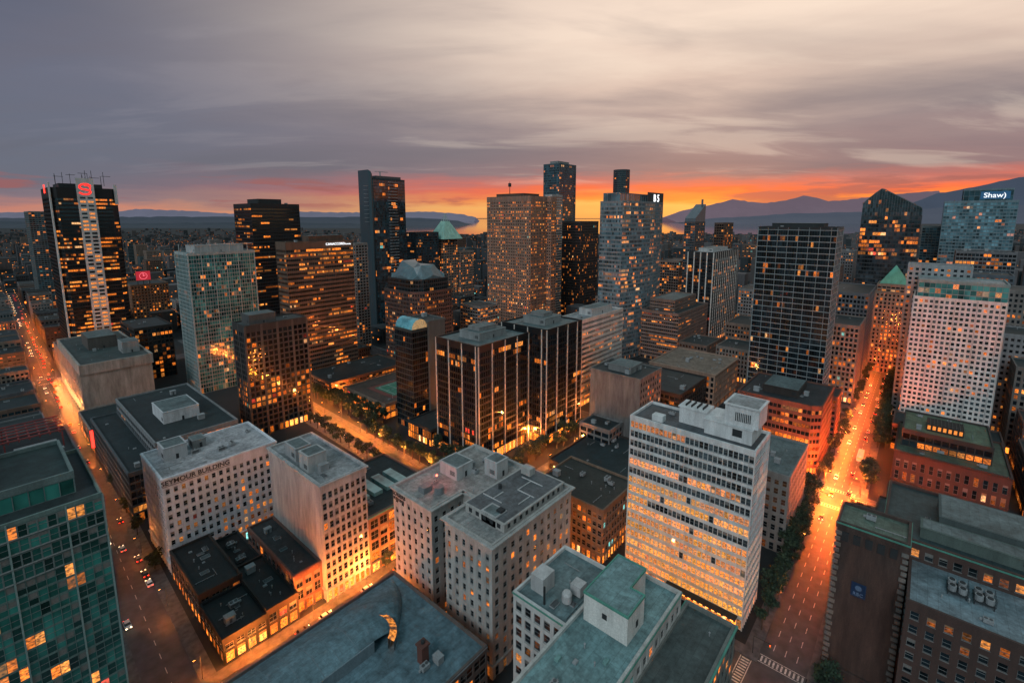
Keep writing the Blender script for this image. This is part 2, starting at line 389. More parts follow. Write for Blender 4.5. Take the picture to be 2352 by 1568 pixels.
def ridge(D,pts,mat,depth=2500,jit=25):
    mb=MB(); xs=[]
    for i in range(len(pts)-1):
        (t0,h0),(t1,h1)=pts[i],pts[i+1]; k=max(2,int(abs(t1-t0)/120))
        for j in range(k):
            f=j/k; xs.append((t0+(t1-t0)*f,max(0,h0+(h1-h0)*f+U(-jit,jit)*(1 if j else .3))))
    xs.append(pts[-1])
    for i in range(len(xs)-1):
        (t0,h0),(t1,h1)=xs[i],xs[i+1]
        mb.quad((*W(D-depth*.4,t0),0),(*W(D-depth*.4,t1),0),(*W(D-depth*.1,t1),h1*.6),(*W(D-depth*.1,t0),h0*.6))
        mb.quad((*W(D-depth*.1,t0),h0*.6),(*W(D-depth*.1,t1),h1*.6),(*W(D,t1),h1),(*W(D,t0),h0))
        mb.quad((*W(D,t0),h0),(*W(D,t1),h1),(*W(D+depth,t1),0),(*W(D+depth,t0),0))
    o=mb.obj('hills',[mat]); o['kind']='structure'
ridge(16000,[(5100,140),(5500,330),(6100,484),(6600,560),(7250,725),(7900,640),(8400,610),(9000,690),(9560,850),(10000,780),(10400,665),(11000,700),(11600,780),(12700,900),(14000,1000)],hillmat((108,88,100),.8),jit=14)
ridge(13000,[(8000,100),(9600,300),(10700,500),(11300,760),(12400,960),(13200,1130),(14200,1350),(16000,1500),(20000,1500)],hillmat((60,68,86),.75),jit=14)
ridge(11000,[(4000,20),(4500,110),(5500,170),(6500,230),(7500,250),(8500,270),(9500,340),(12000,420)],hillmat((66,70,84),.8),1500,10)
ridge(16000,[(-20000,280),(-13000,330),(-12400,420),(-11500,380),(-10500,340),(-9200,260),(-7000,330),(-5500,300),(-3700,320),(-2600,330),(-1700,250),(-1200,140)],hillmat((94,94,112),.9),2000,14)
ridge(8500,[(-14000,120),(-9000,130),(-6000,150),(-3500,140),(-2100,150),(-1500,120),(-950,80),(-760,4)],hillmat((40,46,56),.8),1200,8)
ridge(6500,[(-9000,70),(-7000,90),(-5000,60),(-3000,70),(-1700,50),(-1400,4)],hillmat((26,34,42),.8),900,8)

# ------------------------------------------------------------ hero buildings
HERO=[]
def B(label,r,z,**k):
    HERO.append(r if not isinstance(r[0],tuple) else (min(p[0] for p in r),min(p[1] for p in r),max(p[0] for p in r),max(p[1] for p in r)))
    return building(label,r,z,**k)
RED=emit((1,.04,.025),3.0,'red_sign'); WSIGN=emit((.9,.95,1),1.8,'white_sign'); DSIGN=wall((.04,.04,.045))
def Lx(v): return 24+(v-40)*26/1210
def Nx(v): return 136+(v+120)*21/740

p=B('green glass apartment block with teal windows and setback terraces',(-54,134.5,14.6,166),74.3,name='apartment_block',gm=G_GREEN,wallc=(.12,.18,.17),bay=1.5,st=3.2,pw=.1,pd=.14,sh=.5,lit=.1,run=2,strength=1.1,indiv=100,tb=.9,roofc=R_DARK,clut=3,major=6,majc=(.22,.29,.28),majw=.3,floorlit=lambda f,i:.36 if f<.4 else .06)
building('',(-50,141,11,164),78.6,74.3-.9,parent=p,gm=G_GREEN,wallc=(.12,.17,.17),bay=2.4,st=3.4,pw=.16,pd=.15,sh=.3,lit=.0,roofc=(.02,.04,.04),clut=4)
building('',(-50,144,-12,160),90,78,parent=p,faces=[],wallc=(.4,.41,.42),roofc=R_GREY,clut=2)
p=B('dark grey office with louvred plant rooms and red steel pergola',(-39,205,18.5,242),57,wallc=(.07,.08,.09),bay=4,st=4,pw=.8,sh=1.6,lit=.1,roofc=R_DARK,clut=3)
lv=MB()
for (a,b2,c,d2,hh) in ((-30,206,-14,222,66),(-9,206,0,214,62),(4,206,14,214,62)):
    lv.box(a,b2,56,c,d2,hh,0)
    for k in range(int((hh-58)/.42)): lv.box(a+.3,b2-.12,57+k*.42,c-.3,b2-.02,57.2+k*.42,1)
lv.obj('plant_room',[wall((.24,.25,.26)),wall((.42,.43,.44))],p)
pg=MB()
for k in range(12): pg.box(-12+k*2.5,222,61.2,-11.6+k*2.5,240,61.8)
for k in range(6): pg.box(-12,222+k*3.4,61.8,17,222.5+k*3.4,62.2)
for x in (-12,2,16):
    for y in (222,239): pg.box(x,y,56,x+.4,y+.4,61.2)
pg.obj('pergola',[wall((.2,.04,.04))],p)
p=B('white classical office block with punched windows and painted lettering',(39.5,206.1,80.4,236.1),39.3,wallc=(.6,.63,.68),bay=2.6,st=3.5,pw=1.25,pd=.28,sh=1.55,lit=.3,indiv=100,tb=3.6,cornice=.55,roofc=(.38,.38,.4),clut=7,shop=.6,pent=[(44,222,52,231,4.5,(.45,.46,.48)),(55,226,60,232,2.5,GREY)],floorlit=lambda f,i:.45 if f<.5 else .07)
text('SEYMOUR BUILDING',2.5,(50.5,205.66,36.4),'S',DSIGN,p,bold=.05)
fr=MB()
for (a,b2,c,d2) in ((38.9,35.85,62.2,36.0),(38.9,38.75,62.2,38.9)): fr.box(a,205.6,b2,c,205.7,d2)
fr.obj('sign_border',[DSIGN],p)
p=B('grey office with broad dark gravel roof and white penthouse',(49.3,262,84.3,345),31.9,wallc=(.2,.21,.22),bay=3.4,st=3.7,pw=.4,sh=1.5,lit=.12,run=4,roofc=R_DARK,clut=8,pent=[(58,285,74,306,5,(.52,.53,.55))])
building('',(37.5,256,49,345),24,parent=p,wallc=(.08,.09,.1),bay=2,st=3.8,pw=.15,sh=.9,lit=.12,run=3,roofc=R_DARK,clut=4,shop=.5)
B('small white corner shop with red neon blade sign',(38,350,84,400),13,wallc=(.25,.22,.2),bay=4,lit=.2,roofc=R_DARK,clut=7,shop=1)
bs=thing('blade_sign','tall vertical red neon blade sign beside the street','sign',(37.2,340,8)); b=MB(); b.box(35.4,340,8,37.2,340.4,19,0); b.box(35.6,339.9,8.4,37,339.98,18.6,1); b.obj('sign_box',[wall(CHAR),RED],bs)
p=B('pale grey narrow brick block with blank party wall',(71.7,149.2,89,190.5),44.9,wallc=(.4,.4,.4),bay=2.1,st=3.6,pw=.75,pd=.28,sh=1.3,lit=.08,indiv=100,faces=[0,2],cornice=.9,tb=3,roofc=(.25,.26,.27),shop=1,clut=4,stain=.45,pent=[(73,160,80,167,5.5,(.38,.39,.39)),(74,172,80,181,4,(.35,.36,.37))])
p=B('low brown brick commercial block with green edged roof and skylights',(89.6,149.1,122,187),23.9,wallc=(.16,.1,.075),bay=4.2,st=4.2,pw=.8,sh=1.1,lit=.6,strength=.9,indiv=60,cornice=.8,ledge=COPPER,roofc=R_DARK,shop=1,clut=8)
sk=MB()
for k in range(4): sk.box(93+k*6,160,23,97+k*6,172,24.6)
sk.obj('skylight',[glass((.1,.17,.17))],p)
B('low dark commercial row with flat roof beside the avenue',(123.5,150,131,192),14,wallc=DBROWN,bay=4,st=4,lit=.3,roofc=R_DARK,clut=3,shop=.8)
rw=(.37,.36,.345)
foot=[(89.1,85),(128.2,85),(128.2,131.4),(89.1,131.4),(89.1,111.5),(103,111.5),(103,104.5),(89.1,104.5)]
p=B('pale stone office block with light court and deep cornice',foot,43.8,wallc=rw,bay=3.5,st=3.6,pw=2.0,pd=.26,sh=1.7,lit=.15,indiv=100,cornice=1.3,tb=2.6,roofc=(.3,.29,.28),clut=11,shop=.4,stain=.4,pent=[(106,118,114,127,3.6,(.42,.42,.42)),(116,108,122,114,5,(.42,.42,.42)),(96,90,101,96,2.2,(.36,.36,.36))])
text('ROGERS',2.0,(88.3,127.8,41.2),'W',DSIGN,p,bold=.04); text('BUILDING',1.3,(88.3,127.8,39.7),'W',DSIGN,p,bold=.03)
up=MB(); up.box(96,86.5,42.9,126,103,45.4,0); up.box(95.6,86.1,45.4,126.4,103.4,45.9,0); up.box(96.3,86.8,45.92,125.7,102.7,45.93,1)
for k in range(10): up.box(97.5+k*2.8,86.46,43.6,98.7+k*2.8,86.49,45.1,2)
for k in range(5): up.box(95.96,88+k*3,43.6,95.98,89.4+k*3,45.1,2)
for a in ((103,94,103.18,102),(103.19,97.6,108,97.78),(112,88,112.18,95),(112.19,94.8,119,94.98),(119.01,90,119.18,99),(106,89.4,111.9,89.58)): up.box(a[0],a[1],45.93,a[2],a[3],46.25,3)
up.box(121,97,45.93,124,101,48.4,0); up.box(98.5,90,45.93,100.5,92,47,2); up.cyl(109,100,45.93,47.4,.6,.6,10,2)
up.obj('attic_storey',[wall(rw),roofmat((.1,.11,.12)),wall(CHAR),wall((.5,.5,.5))],p)
b=MB(); b.cyl(97,117,43,45.5,1.6,1.6,14); b.box(93,120,43,96.5,123,45,0); b.obj('water_tank',[wall((.18,.19,.2))],p)
b=MB(); b.cyl(99.5,121,43,46.6,.06,.05,6,0); b.cyl(99.5,121,46.6,47.1,.28,.2,8,1); b.obj('warning_lamp',[wall(CHAR),emit((1,.08,.04),14)],p)
l=bpy.data.lights.new('warning_light','POINT'); l.energy=900; l.color=(1,.12,.06); l.shadow_soft_size=.3; o=bpy.data.objects.new('warning_light',l);COL.objects.link(o);o.location=(99.5,121,47.8)
# long low roof
p=B('long low parking structure with weathered blue grey roof',(-27,81.7,82.9,124.2),18.4,wallc=(.12,.09,.08),bay=5,st=4.5,sh=1.4,lit=.25,roofc=(.11,.18,.215),clut=0,tb=1.2,ledge=(.3,.36,.4),cornice=.4,indiv=40,shop=.8)
rr=MB()
nseg=14
def zc(q): return 17.6+4.2*math.sin(math.pi*min(1,q)*.72)
for k in range(nseg):
    y0=123.6-19.6*k/nseg; y1=123.6-19.6*(k+1)/nseg
    rr.quad((-26.6,y0,zc(k/nseg)),(-26.6,y1,zc((k+1)/nseg)),(60,y1,zc((k+1)/nseg)),(60,y0,zc(k/nseg)))
    for j in range(8):
        a0,a1=j/8,(j+1)/8
        def pt(a,q,y): return (60+21*math.sin(a*math.pi/2)*(1-.55*q*q),y,17.55+(zc(q)-17.55)*math.cos(a*math.pi/2))
        rr.quad(pt(a0,k/nseg,y0),pt(a0,(k+1)/nseg,y1),pt(a1,(k+1)/nseg,y1),pt(a1,k/nseg,y0))
rr.box(-27,103.6,17.5,62,103.98,20.9,1)
for k in range(18):
    for j in range(nseg):
        y0=123.6-19.6*j/nseg; y1=123.6-19.6*(j+1)/nseg; x=-24+k*4.8
        rr.quad((x,y0,zc(j/nseg)+.02),(x,y1,zc((j+1)/nseg)+.02),(x+.14,y1,zc((j+1)/nseg)+.07),(x+.14,y0,zc(j/nseg)+.07),1)
rr.obj('vaulted_roof',[roofmat((.115,.19,.225)),wall((.15,.2,.23))],p)
sk=MB(); pa=arc(62,107,8.0,-62,25,10); pb=arc(61.2,107.6,7.1,-58,22,10)
for k in range(10):
    sk.quad((*pa[k],20.6),(*pa[k+1],20.6),(*pb[k+1],21.2),(*pb[k],21.2),0,(.8,.25,.03,.2) if k%4!=3 else (.12,.04,.01,.2))
    sk.quad((*pa[k],17.6),(*pa[k+1],17.6),(*pa[k+1],20.6),(*pa[k],20.6),1)
    sk.quad((*pb[k],17.6),(*pb[k+1],17.6),(*pb[k+1],21.2),(*pb[k],21.2),1)
sk.obj('curved_skylight',[glass((.03,.04,.04)),wall((.1,.15,.175))],p)
ch=MB(); ch.box(68,90.5,17.5,70.2,92.7,22.5,0); ch.box(67.7,90.2,22.5,70.5,93,23,0); ch.cyl(69.1,91.6,23,23.7,.5,.5,8,1); ch.obj('chimney',[wall(BRICK),wall(CHAR)],p)
clutter(p,(0,84,80,101),17.5,7)
p=B('pale hotel with teal flat roofs and white penthouse',(50,38,106.6,53.6),44.2,wallc=(.45,.44,.42),bay=3,st=3.6,pw=1.2,sh=1.5,lit=.08,indiv=60,tb=2,cornice=.5,ledge=COPPER,roofc=R_TEAL,clut=0)
building('',(70,26.5,111.5,37.6),38.5,parent=p,wallc=(.14,.15,.14),bay=3,st=3.6,pw=.8,sh=1.3,lit=.3,cornice=.8,ledge=COPPER,roofc=(.06,.08,.08),clut=3)
building('',(84,54,106.6,72),40,parent=p,wallc=(.52,.52,.51),bay=2.8,st=3.6,pw=1.1,sh=1.4,lit=.05,indiv=40,cornice=.5,ledge=COPPER,roofc=(.13,.19,.2),clut=6)
b=MB(); L6=[(85,41),(93,41),(93,44.5),(101,44.5),(101,52),(85,52)]
b.prism(L6,43.3,50.3,0,mt=1)
for i in range(6):
    a=L6[i];c=L6[(i+1)%6];l=math.dist(a,c);d=((c[0]-a[0])/l,(c[1]-a[1])/l); b.fbox(a,d,(d[1],-d[0]),-.15 if i!=3 else 0,l-.16,50.0,50.55,-.15,.16,2)
b.box(89,40.92,45,90,40.97,46.6,3); b.box(95,44.42,43.4,96.2,44.47,45.6,3)
b.box(84.92,46,46.5,84.97,47.2,47.8,3); b.box(93.03,42,47,93.06,43.4,49,4)
b.obj('penthouse',[wall((.62,.6,.57)),roofmat(R_TEAL),wall(COPPER),wall(CHAR),emit((1,.4,.1),.8)],p)
vt=MB()
for x,y in ((60,46),(72,50),(78,42),(66,41),(104,49)): vt.box(x,y,43.3,x+1.4,y+.9,43.9)
vt.obj('roof_vents',[wall((.15,.28,.27))],p)
clutter(p,(55,39.5,83,52),43.3,5)
ac=MB(); ac.box(88,66,39.1,93,70,43.6,0); ac.cyl(90,60,40,42,1.3,1.3,14,0); ac.cyl(90,60,42,42.6,1.3,.9,14,0); ac.box(93,58,39.8,96,61,42.5,0); ac.box(86,64,39.1,86.4,64.4,44,1)
for k in range(5): ac.box(85+k*4.2,56.5,39.1,85.1+k*4.2,56.6,40.5,1)
ac.box(85,56.5,40.5,101.9,56.6,40.6,1)
ac.obj('cooling_plant',[wall((.45,.45,.45),.5),wall(CHAR)],p)
def wl(f,i): return .97 if i<7 else (.9 if i in (9,) else (.6 if i in (8,11) else .08))
p=B('white modernist office slab with vertical fins and glowing window ribbons',(155.4,34.7,172.9,76.8),63.2,wallc=(.6,.61,.61),bay=1.55,st=3.55,pw=.18,pd=.3,sh=1.2,lit=.5,run=14,strength=1.05,indiv=100,tb=1.3,roofc=(.07,.08,.09),shop=1,clut=2,floorlit=wl,gm=G_GREY,uni=True)
b=MB()
b.box(160,37,62.3,172.2,52,67.2,0); b.box(159.7,36.7,67.2,172.5,52.3,67.5,0)
b.box(161,35.6,67.5,171.5,46,74,0); b.box(160.5,35.2,74,172,46.4,74.5,0); b.box(161.2,36,74.52,171.3,45.6,74.53,1)
b.box(159.96,40,64,159.99,43,66.5,2)
for k in range(9): b.box(160.94,38+k*.55,69,160.98,38.3+k*.55,72,2)
b.box(163,52.31,62.3,170,62,68,0); b.box(162.6,52.32,68,170.4,62.4,68.5,0); b.box(158,66,62.3,161,70,64.5,0)
for k in range(4): b.box(164,54+k*2,68.5,169,54.3+k*2,69.3,2)
b.obj('penthouse',[wall((.62,.62,.62)),roofmat(R_LIGHT),wall(CHAR)],p)
aw=MB(); aw.box(152,36,4.6,155,60,5.0,0)
for k in range(12): aw.box(151.95,36.5+k*2,4.65,151.98,37.5+k*2,4.95,1)
aw.obj('canopy',[wall(CHAR),emit((1,.3,.06),4)],p)
B('grey concrete annex block with plain flat roof beside the avenue',(205,32.8,241.1,53),33.9,wallc=(.17,.18,.18),bay=3,st=3.8,pw=1.3,sh=1.6,lit=.14,indiv=60,roofc=R_GREY,clut=4)
B('brown brick office with lit windows and cluttered rooftop ducts',(151.3,85.1,178.5,118),23.7,wallc=(.18,.12,.085),bay=2.3,st=3.8,pw=.7,sh=1.3,lit=.5,strength=1,indiv=100,cornice=.4,roofc=(.025,.03,.027),shop=1,clut=13)
B('low dark flat roofed building beside brown brick office',(180,92,226,132),17,wallc=DBROWN,bay=4,lit=.2,roofc=R_DARK,clut=14)
p=B('raw concrete tower with blank weathered side wall',(229.7,109.2,256,140),50,wallc=(.14,.14,.138),bay=3,st=3.8,pw=1.3,sh=1.7,lit=.15,faces=[0],roofc=R_DARK,clut=5,stain=.6,pent=[(236,118,250,132,2.5,CONC)])
B('small concrete building with square roof box beside tower',(214,118,228,136),24,wallc=(.15,.15,.15),bay=4,lit=.05,roofc=R_DARK,clut=2)
for r,z,lb in (((173,174,215,208),68,'black office tower with pale vertical piers and recessed crown'),((217,162,254,197),71,'second black office tower with pale vertical piers')):
    u0,v0,u1,v1=r
    B(lb,r,z,wallc=(.008,.010,.012),bay=1.75,st=3.55,pw=.2,pd=.22,sh=1.0,lit=.10,run=4,major=6,majc=(.5,.44,.4),majw=.7,tb=3.5,roofc=R_GREY,basefl=6,shop=.9,clut=5,wrough=.4,
      pent=[(u0+10,v0+9,u1-10,v1-9,3.2,(.22,.23,.23)),(u0+14,v0+13,u1-14,v1-12,5.4,(.2,.2,.2))],floorlit=lambda f,i:.34 if f<.22 else random.choice((0,0,.04,.1,.2)))
B('white banded office block with ribbon windows',(281,179,340,197),64,wallc=(.54,.5,.47),bay=1.6,st=3.6,pw=.1,pd=.3,sh=1.75,lit=.25,run=5,roofc=R_LIGHT,clut=5,shop=.9,pent=[(300,183,330,194,4,OFFW)])
p=B('slim dark green glass tower with concrete core and rounded top',(178,237,190,255),66,wallc=(.015,.03,.034),gm=G_DARK,bay=1.8,st=3.5,pw=.15,pd=.12,sh=.7,lit=.03,roofc=R_DARK,clut=0)
building('',(190.3,236,204,256),70,parent=p,faces=[],wallc=(.1,.11,.11),roofc=R_DARK,clut=2)
b=MB(); pa=arc(184,66,6,180,0,12)
for k in range(12): b.quad((pa[k][0],237,pa[k][1]),(pa[k+1][0],237,pa[k+1][1]),(pa[k+1][0],254,pa[k+1][1]),(pa[k][0],254,pa[k][1]),0,(.02,.08,.1,.5))
b.face([(q[0],236.95,q[1]) for q in pa],0,(.4,.2,.05,.5)); b.obj('barrel_roof',[glass((.08,.2,.23))],p)
bev=9
foot=[(249+bev,324),(297-bev,324),(297,324+bev),(297,379-bev),(297-bev,379),(249+bev,379),(249,379-bev),(249,324+bev)]
p=B('dark stone and glass hotel tower with stepped faceted crown',foot,72,wallc=(.065,.046,.042),bay=2.2,st=3.7,pw=.8,sh=1.6,lit=.2,run=2,tb=1.5,roofc=R_DARK,clut=0)
sc_=lambda k:[(273+(q[0]-273)*k,351.5+(q[1]-351.5)*k) for q in foot]
building('',sc_(.88),82,71,parent=p,wallc=(.022,.028,.032),gm=G_DARK,bay=2.2,pw=.3,sh=.9,lit=.2,run=4,clut=0,tb=.8)
b=MB(); f2,f3=sc_(.8),sc_(.5)
zt3=[93,93,90,90,96,96,91,91]
for i in range(8):
    j=(i+1)%8; mid=((f2[i][0]+f2[j][0])/2,(f2[i][1]+f2[j][1])/2); mx=(273+(mid[0]-273)*.8,351.5+(mid[1]-351.5)*.8)
    zp=90 if i%2==0 else 85
    b.face([(*f2[i],81.1),(*f2[j],81.1),(*mid,84.5)])
    b.face([(*f2[i],81.1),(*mid,84.5),(*mx,zp),(*f3[i],zt3[i])]); b.face([(*mid,84.5),(*f2[j],81.1),(*f3[j],zt3[j]),(*mx,zp)])
    b.face([(*f3[i],zt3[i]),(*mx,zp),(*f3[j],zt3[j])])
b.face([(*f3[k],zt3[k]) for k in (0,1,2,3)]+[(273,351.5,94)]); b.face([(*f3[k],zt3[k]) for k in (3,4)]+[(273,351.5,94)]); b.face([(*f3[k],zt3[k]) for k in (4,5,6,7,0)]+[(273,351.5,94)])
b.obj('faceted_roof',[wall((.12,.17,.19),.3,.4)],p)
B('dark gridded stone tower with boxed rooftop',(106,304,144,322),71,wallc=(.038,.034,.033),bay=3.1,st=3.5,pw=.8,sh=1.0,lit=.15,run=1,tb=4,roofc=(.07,.08,.08),basefl=5,clut=3,floorlit=lambda f,i:.65 if .2<f<.48 else .04,strength=1,pent=[(110,307,126,319,5,(.08,.08,.08))],shop=.6,major=3,majc=(.07,.06,.056),majw=1.3)
p=B('turquoise glass apartment tower with white balcony slabs',(110,414,156,445),109,name='apartment_tower',wallc=(.32,.37,.37),gm=G_TEAL,bay=1.7,st=3.0,pw=.12,pd=.5,sh=.5,lit=.11,run=2,strength=.9,tb=2,roofc=R_GREY,clut=3,major=5,majc=(.37,.42,.42),majw=.35,pent=[(116,418,150,440,4.5,(.4,.4,.4))])
b=MB()
for k in range(7): b.box(112+k*6.5,413,109,112.4+k*6.5,413.4,114.5); b.box(112+k*6.5,443,109,112.4+k*6.5,443.4,114.5)
b.box(110.5,412.6,114.5,155,413.4,114.9); b.obj('roof_frame',[wall(OFFW)],p)
p=B('brown tower with horizontal bands of half lit office windows',(165,375,222,392),116,wallc=(.115,.075,.054),bay=1.6,st=3.6,pw=.12,pd=.3,sh=1.8,lit=.32,run=6,strength=1.15,tb=5,roofc=R_GREY,clut=4,basefl=6,shop=.9,pent=[(185,378,215,389,4,BROWN)])
text('CANACCORD',2.7,(206,374.3,112.4),'S',WSIGN,p); text('Genuity',1.7,(217.4,374.3,112.4),'S',WSIGN,p)
B('narrow pale concrete apartment tower',(254,424,267,440),110,wallc=(.2,.18,.17),bay=3,st=3,pw=1,sh=1.2,lit=.12,clut=1)
B('black office tower with lit rows and low rooftop boxes',(209,552,261,600),150,wallc=(.009,.011,.013),bay=1.8,st=3.7,pw=.15,sh=1.9,lit=.24,run=9,strength=1.15,roofc=R_DARK,wrough=.5,clut=4,tb=4,pent=[(220,560,245,590,5,CHAR)])
foot=[(60,622),(65,617),(104,617),(109,622),(109,680),(60,680)]
p=B('black glass bank tower with white window stripe and red emblem',foot,163,wallc=(.008,.010,.012),bay=1.8,st=3.75,pw=.12,sh=1.9,lit=.44,run=7,strength=1.15,tb=9,roofc=R_DARK,clut=3,pent=[(68,630,100,670,4,CHAR)])
b=MB(); b.box(78.5,615.6,0,91.5,616.6,172,0); b.box(59.4,618.5,0,60.6,622,167,0); b.box(106.6,617.6,148,109.2,619.6,167,0)
g2=MB()
for k in range(38):
    z=14+k*3.75
    for x in (80.2,85.8): g2.quad((x,615.5,z),(x+4,615.5,z),(x+4,615.5,z+1.8),(x,615.5,z+1.8),0,(.95,.3,.06,.5) if R()<.5 else (0,0,0,.5))
b.obj('white_pier',[wall((.58,.56,.55))],p); g2.obj('window',[G_DARK],p,kind='stuff')
def ribbon(mb,cx,cz,pts,w,y):
    for i in range(len(pts)-1):
        (x0,z0),(x1,z1)=pts[i],pts[i+1]; l=math.hypot(x1-x0,z1-z0) or 1; nx,nz=-(z1-z0)/l*w/2,(x1-x0)/l*w/2
        mb.quad((cx+x0+nx,y,cz+z0+nz),(cx+x0-nx,y,cz+z0-nz),(cx+x1-nx,y,cz+z1-nz),(cx+x1+nx,y,cz+z1+nz))
b=MB(); es=lambda l_:[(x*1.12,z_*1.0) for x,z_ in l_]
sp_=[(3.6,3.0),(1.5,4.6),(-1.4,4.6),(-3.6,3.0),(-3.8,.9),(-1.8,-.3),(1.2,-.8),(3.2,-2),(2.9,-4),(.6,-5.1),(-2.2,-4.9),(-4.2,-3.4)]
ribbon(b,85,162,es(sp_),1.4,615.4); ribbon(b,85,162,es(arc(.8,.9,2.4,-50,120,8)),.8,615.35)
b.obj('emblem',[emit((1,.02,.015),2.2)],p); b=MB(); b.box(58.9,642,158,59.2,649,166); b.obj('emblem',[RED],p)
b=MB()
for i in range(16):
    x,y=U(66,104),U(630,670); b.box(x,y,166,x+.35,y+.35,166+U(6,17))
for i in range(5): x=66+i*9; b.box(x,640,174+i%3*2,x+7,640.3,174.4+i%3*2)
b.obj('antenna_mast',[wall(CHAR)],p)
B('teal glass apartment tower with pale balconies',(70,986,92,1047),144,wallc=(.13,.16,.17),gm=G_BLUE,bay=3,st=3,pw=.4,sh=.9,lit=.15,clut=1)
B('cream department store block with tall pilasters washed by light',(44,422,83,529),37,wallc=(.34,.31,.28),bay=7,st=9,pw=2.2,pd=.8,sh=.6,lit=.0,faces=[3],tb=7,roofc=(.05,.07,.07),clut=14,shop=1,basefl=8,stain=.5,pent=[(55,470,72,500,8,(.1,.08,.07)),(70,440,80,455,7,(.25,.25,.25))])
B('dark block behind cream store with lit windows',(86,485,112,535),45,wallc=DBROWN,bay=3,lit=.3,roofc=R_DARK,clut=4)
B('brown brick hotel with clock sign on roof',(127,707,164,753),56,wallc=(.24,.14,.09),bay=3,st=3.5,pw=1.5,sh=1.6,lit=.25,clut=2)
p=thing('rooftop_clock','round red neon clock on stand above brick hotel','sign',(140,706,56))
b=MB(); b.face([(140+4*math.cos(2*math.pi*k/20),706,66+4*math.sin(2*math.pi*k/20)) for k in range(20)]); b.box(133,706.3,61,147,706.8,71.5)
b.obj('clock_face',[emit((.6,.03,.05),.7)],p); b=MB(); ribbon(b,140,66,[(0,0),(0,3.2)],.4,705.9); ribbon(b,140,66,[(0,0),(2,.8)],.4,705.88); ribbon(b,140,66,arc(0,0,3.7,0,360,20),.3,705.86); b.obj('clock_hands',[emit((1,.2,.25),1.6)],p)
b=MB()
for x in (134,139.5,145.5): b.box(x,706.4,56,x+.5,706.9,61)
b.obj('stand',[wall(CHAR)],p)
foot=[(316,492),(320,490),(364,490),(364,508),(316,508)]
p=B('tall blue glass tower with curved blade and balcony lines',foot,180,wallc=(.024,.04,.05),gm=G_BLUE,bay=2.0,st=3.6,pw=.12,pd=.14,sh=.6,lit=.06,run=3,roofc=R_DARK,clut=1)
b=MB(); b.prism([(314.6,491),(316.8,489),(318.6,489.4),(318.6,512),(314.6,512)],0,180,0,top=False); b.face([(314.6,491,189),(316.8,489,187),(318.6,489.4,184),(318.6,512,184),(314.6,512,189)]);b.quad((314.6,491,180),(316.8,489,180),(316.8,489,187),(314.6,491,189));b.quad((316.8,489,180),(318.6,489.4,180),(318.6,489.4,184),(316.8,489,187));b.quad((314.6,512,180),(314.6,491,180),(314.6,491,189),(314.6,512,189))
for k in range(46): b.box(340,488.3,14+k*3.6,352,489.8,14.5+k*3.6,1)
for k in range(10): b.box(309,492,130+k*4.5,314.5,493,130.4+k*4.5,1)
b.box(325,492,178.5,360,506,183,0); b.box(335,498,183,336,499,188,1); b.box(328,498,188,346,498.6,188.6,1)
b.obj('blade_wall',[wall((.04,.065,.08),.3,.1),wall((.35,.36,.38))],p)
p=B('office tower topped by green copper pyramid and lattice tip',(432,504,462,518),106,wallc=(.28,.22,.19),bay=3,st=3.6,pw=1,sh=1.4,lit=.22,clut=0)
b=MB(); cx,cy=446,511
s0,z0,s1,z1=17,106,4,130
q0=[(cx-s0,cy-s0,z0),(cx+s0,cy-s0,z0),(cx+s0,cy+s0,z0),(cx-s0,cy+s0,z0)];q1=[(cx-s1,cy-s1,z1),(cx+s1,cy-s1,z1),(cx+s1,cy+s1,z1),(cx-s1,cy+s1,z1)]
for i in range(4): b.quad(q0[i],q0[(i+1)%4],q1[(i+1)%4],q1[i])
b.face(q1)
for i in range(4):
    for t in (0,.5):
        a=Vector(q1[i]).lerp(Vector(q1[(i+1)%4]),t); e=Vector((cx,cy,141))
        b.quad(tuple(a),tuple(a+Vector((.6,-.6,0))),tuple(e+Vector((.2,-.2,0))),tuple(e),1)
b.obj('pyramid_roof',[wall((.32,.55,.46)),wall((.35,.42,.4))],p)
B('low stepped wing of pyramid tower',(464,500,490,520),88,wallc=(.28,.22,.19),bay=3,st=3.6,pw=1,sh=1.4,lit=.25,clut=1)
B('dark blue glass office block with lit corners',(387,500,424,523),116,wallc=(.03,.04,.05),gm=G_BLUE,bay=2.5,pw=.3,sh=1.4,lit=.12,run=3,clut=2)
p=B('tall brown stone hotel tower with small lit punched windows',[(404,330),(407,327),(436,327),(436,321),(445,321),(445,389),(404,389)],158,name='hotel_tower',wallc=(.29,.165,.12),bay=2.6,st=3.35,pw=1.35,pd=.25,sh=1.7,lit=.34,strength=1.25,tb=5,clut=3,roofc=R_DARK,pent=[(410,340,438,380,3,BROWN)])
b=MB(); b.cyl(424,372,158,176,.5,.25,6); b.cyl(424,372,170,174,1.8,1.8,8); b.obj('antenna_mast',[wall(CHAR)],p)
B('very tall blue glass tower with lit top',(613,437,658,467),217,wallc=(.07,.11,.13),gm=G_BLUE,bay=2.4,st=3.7,pw=.3,sh=1,lit=.13,run=3,clut=2,pent=[(620,445,650,460,4,GREY)])
B('thin white banded apartment tower',(485,356,506,367),163,wallc=(.4,.37,.36),bay=2.5,st=3.2,pw=.4,sh=1.5,lit=.2,clut=1)
B('dark brown vertical ribbed office tower',(543,351,587,382),130,wallc=(.045,.033,.03),bay=1.8,st=3.6,pw=.6,sh=1.2,lit=.12,clut=2,roofc=R_DARK)
GB5=glass((.06,.1,.12))
foot=[(398+(484-398)*k/8, 213-7*math.sin(math.pi*k/8)) for k in range(9)]+[(484,236),(398,236)]
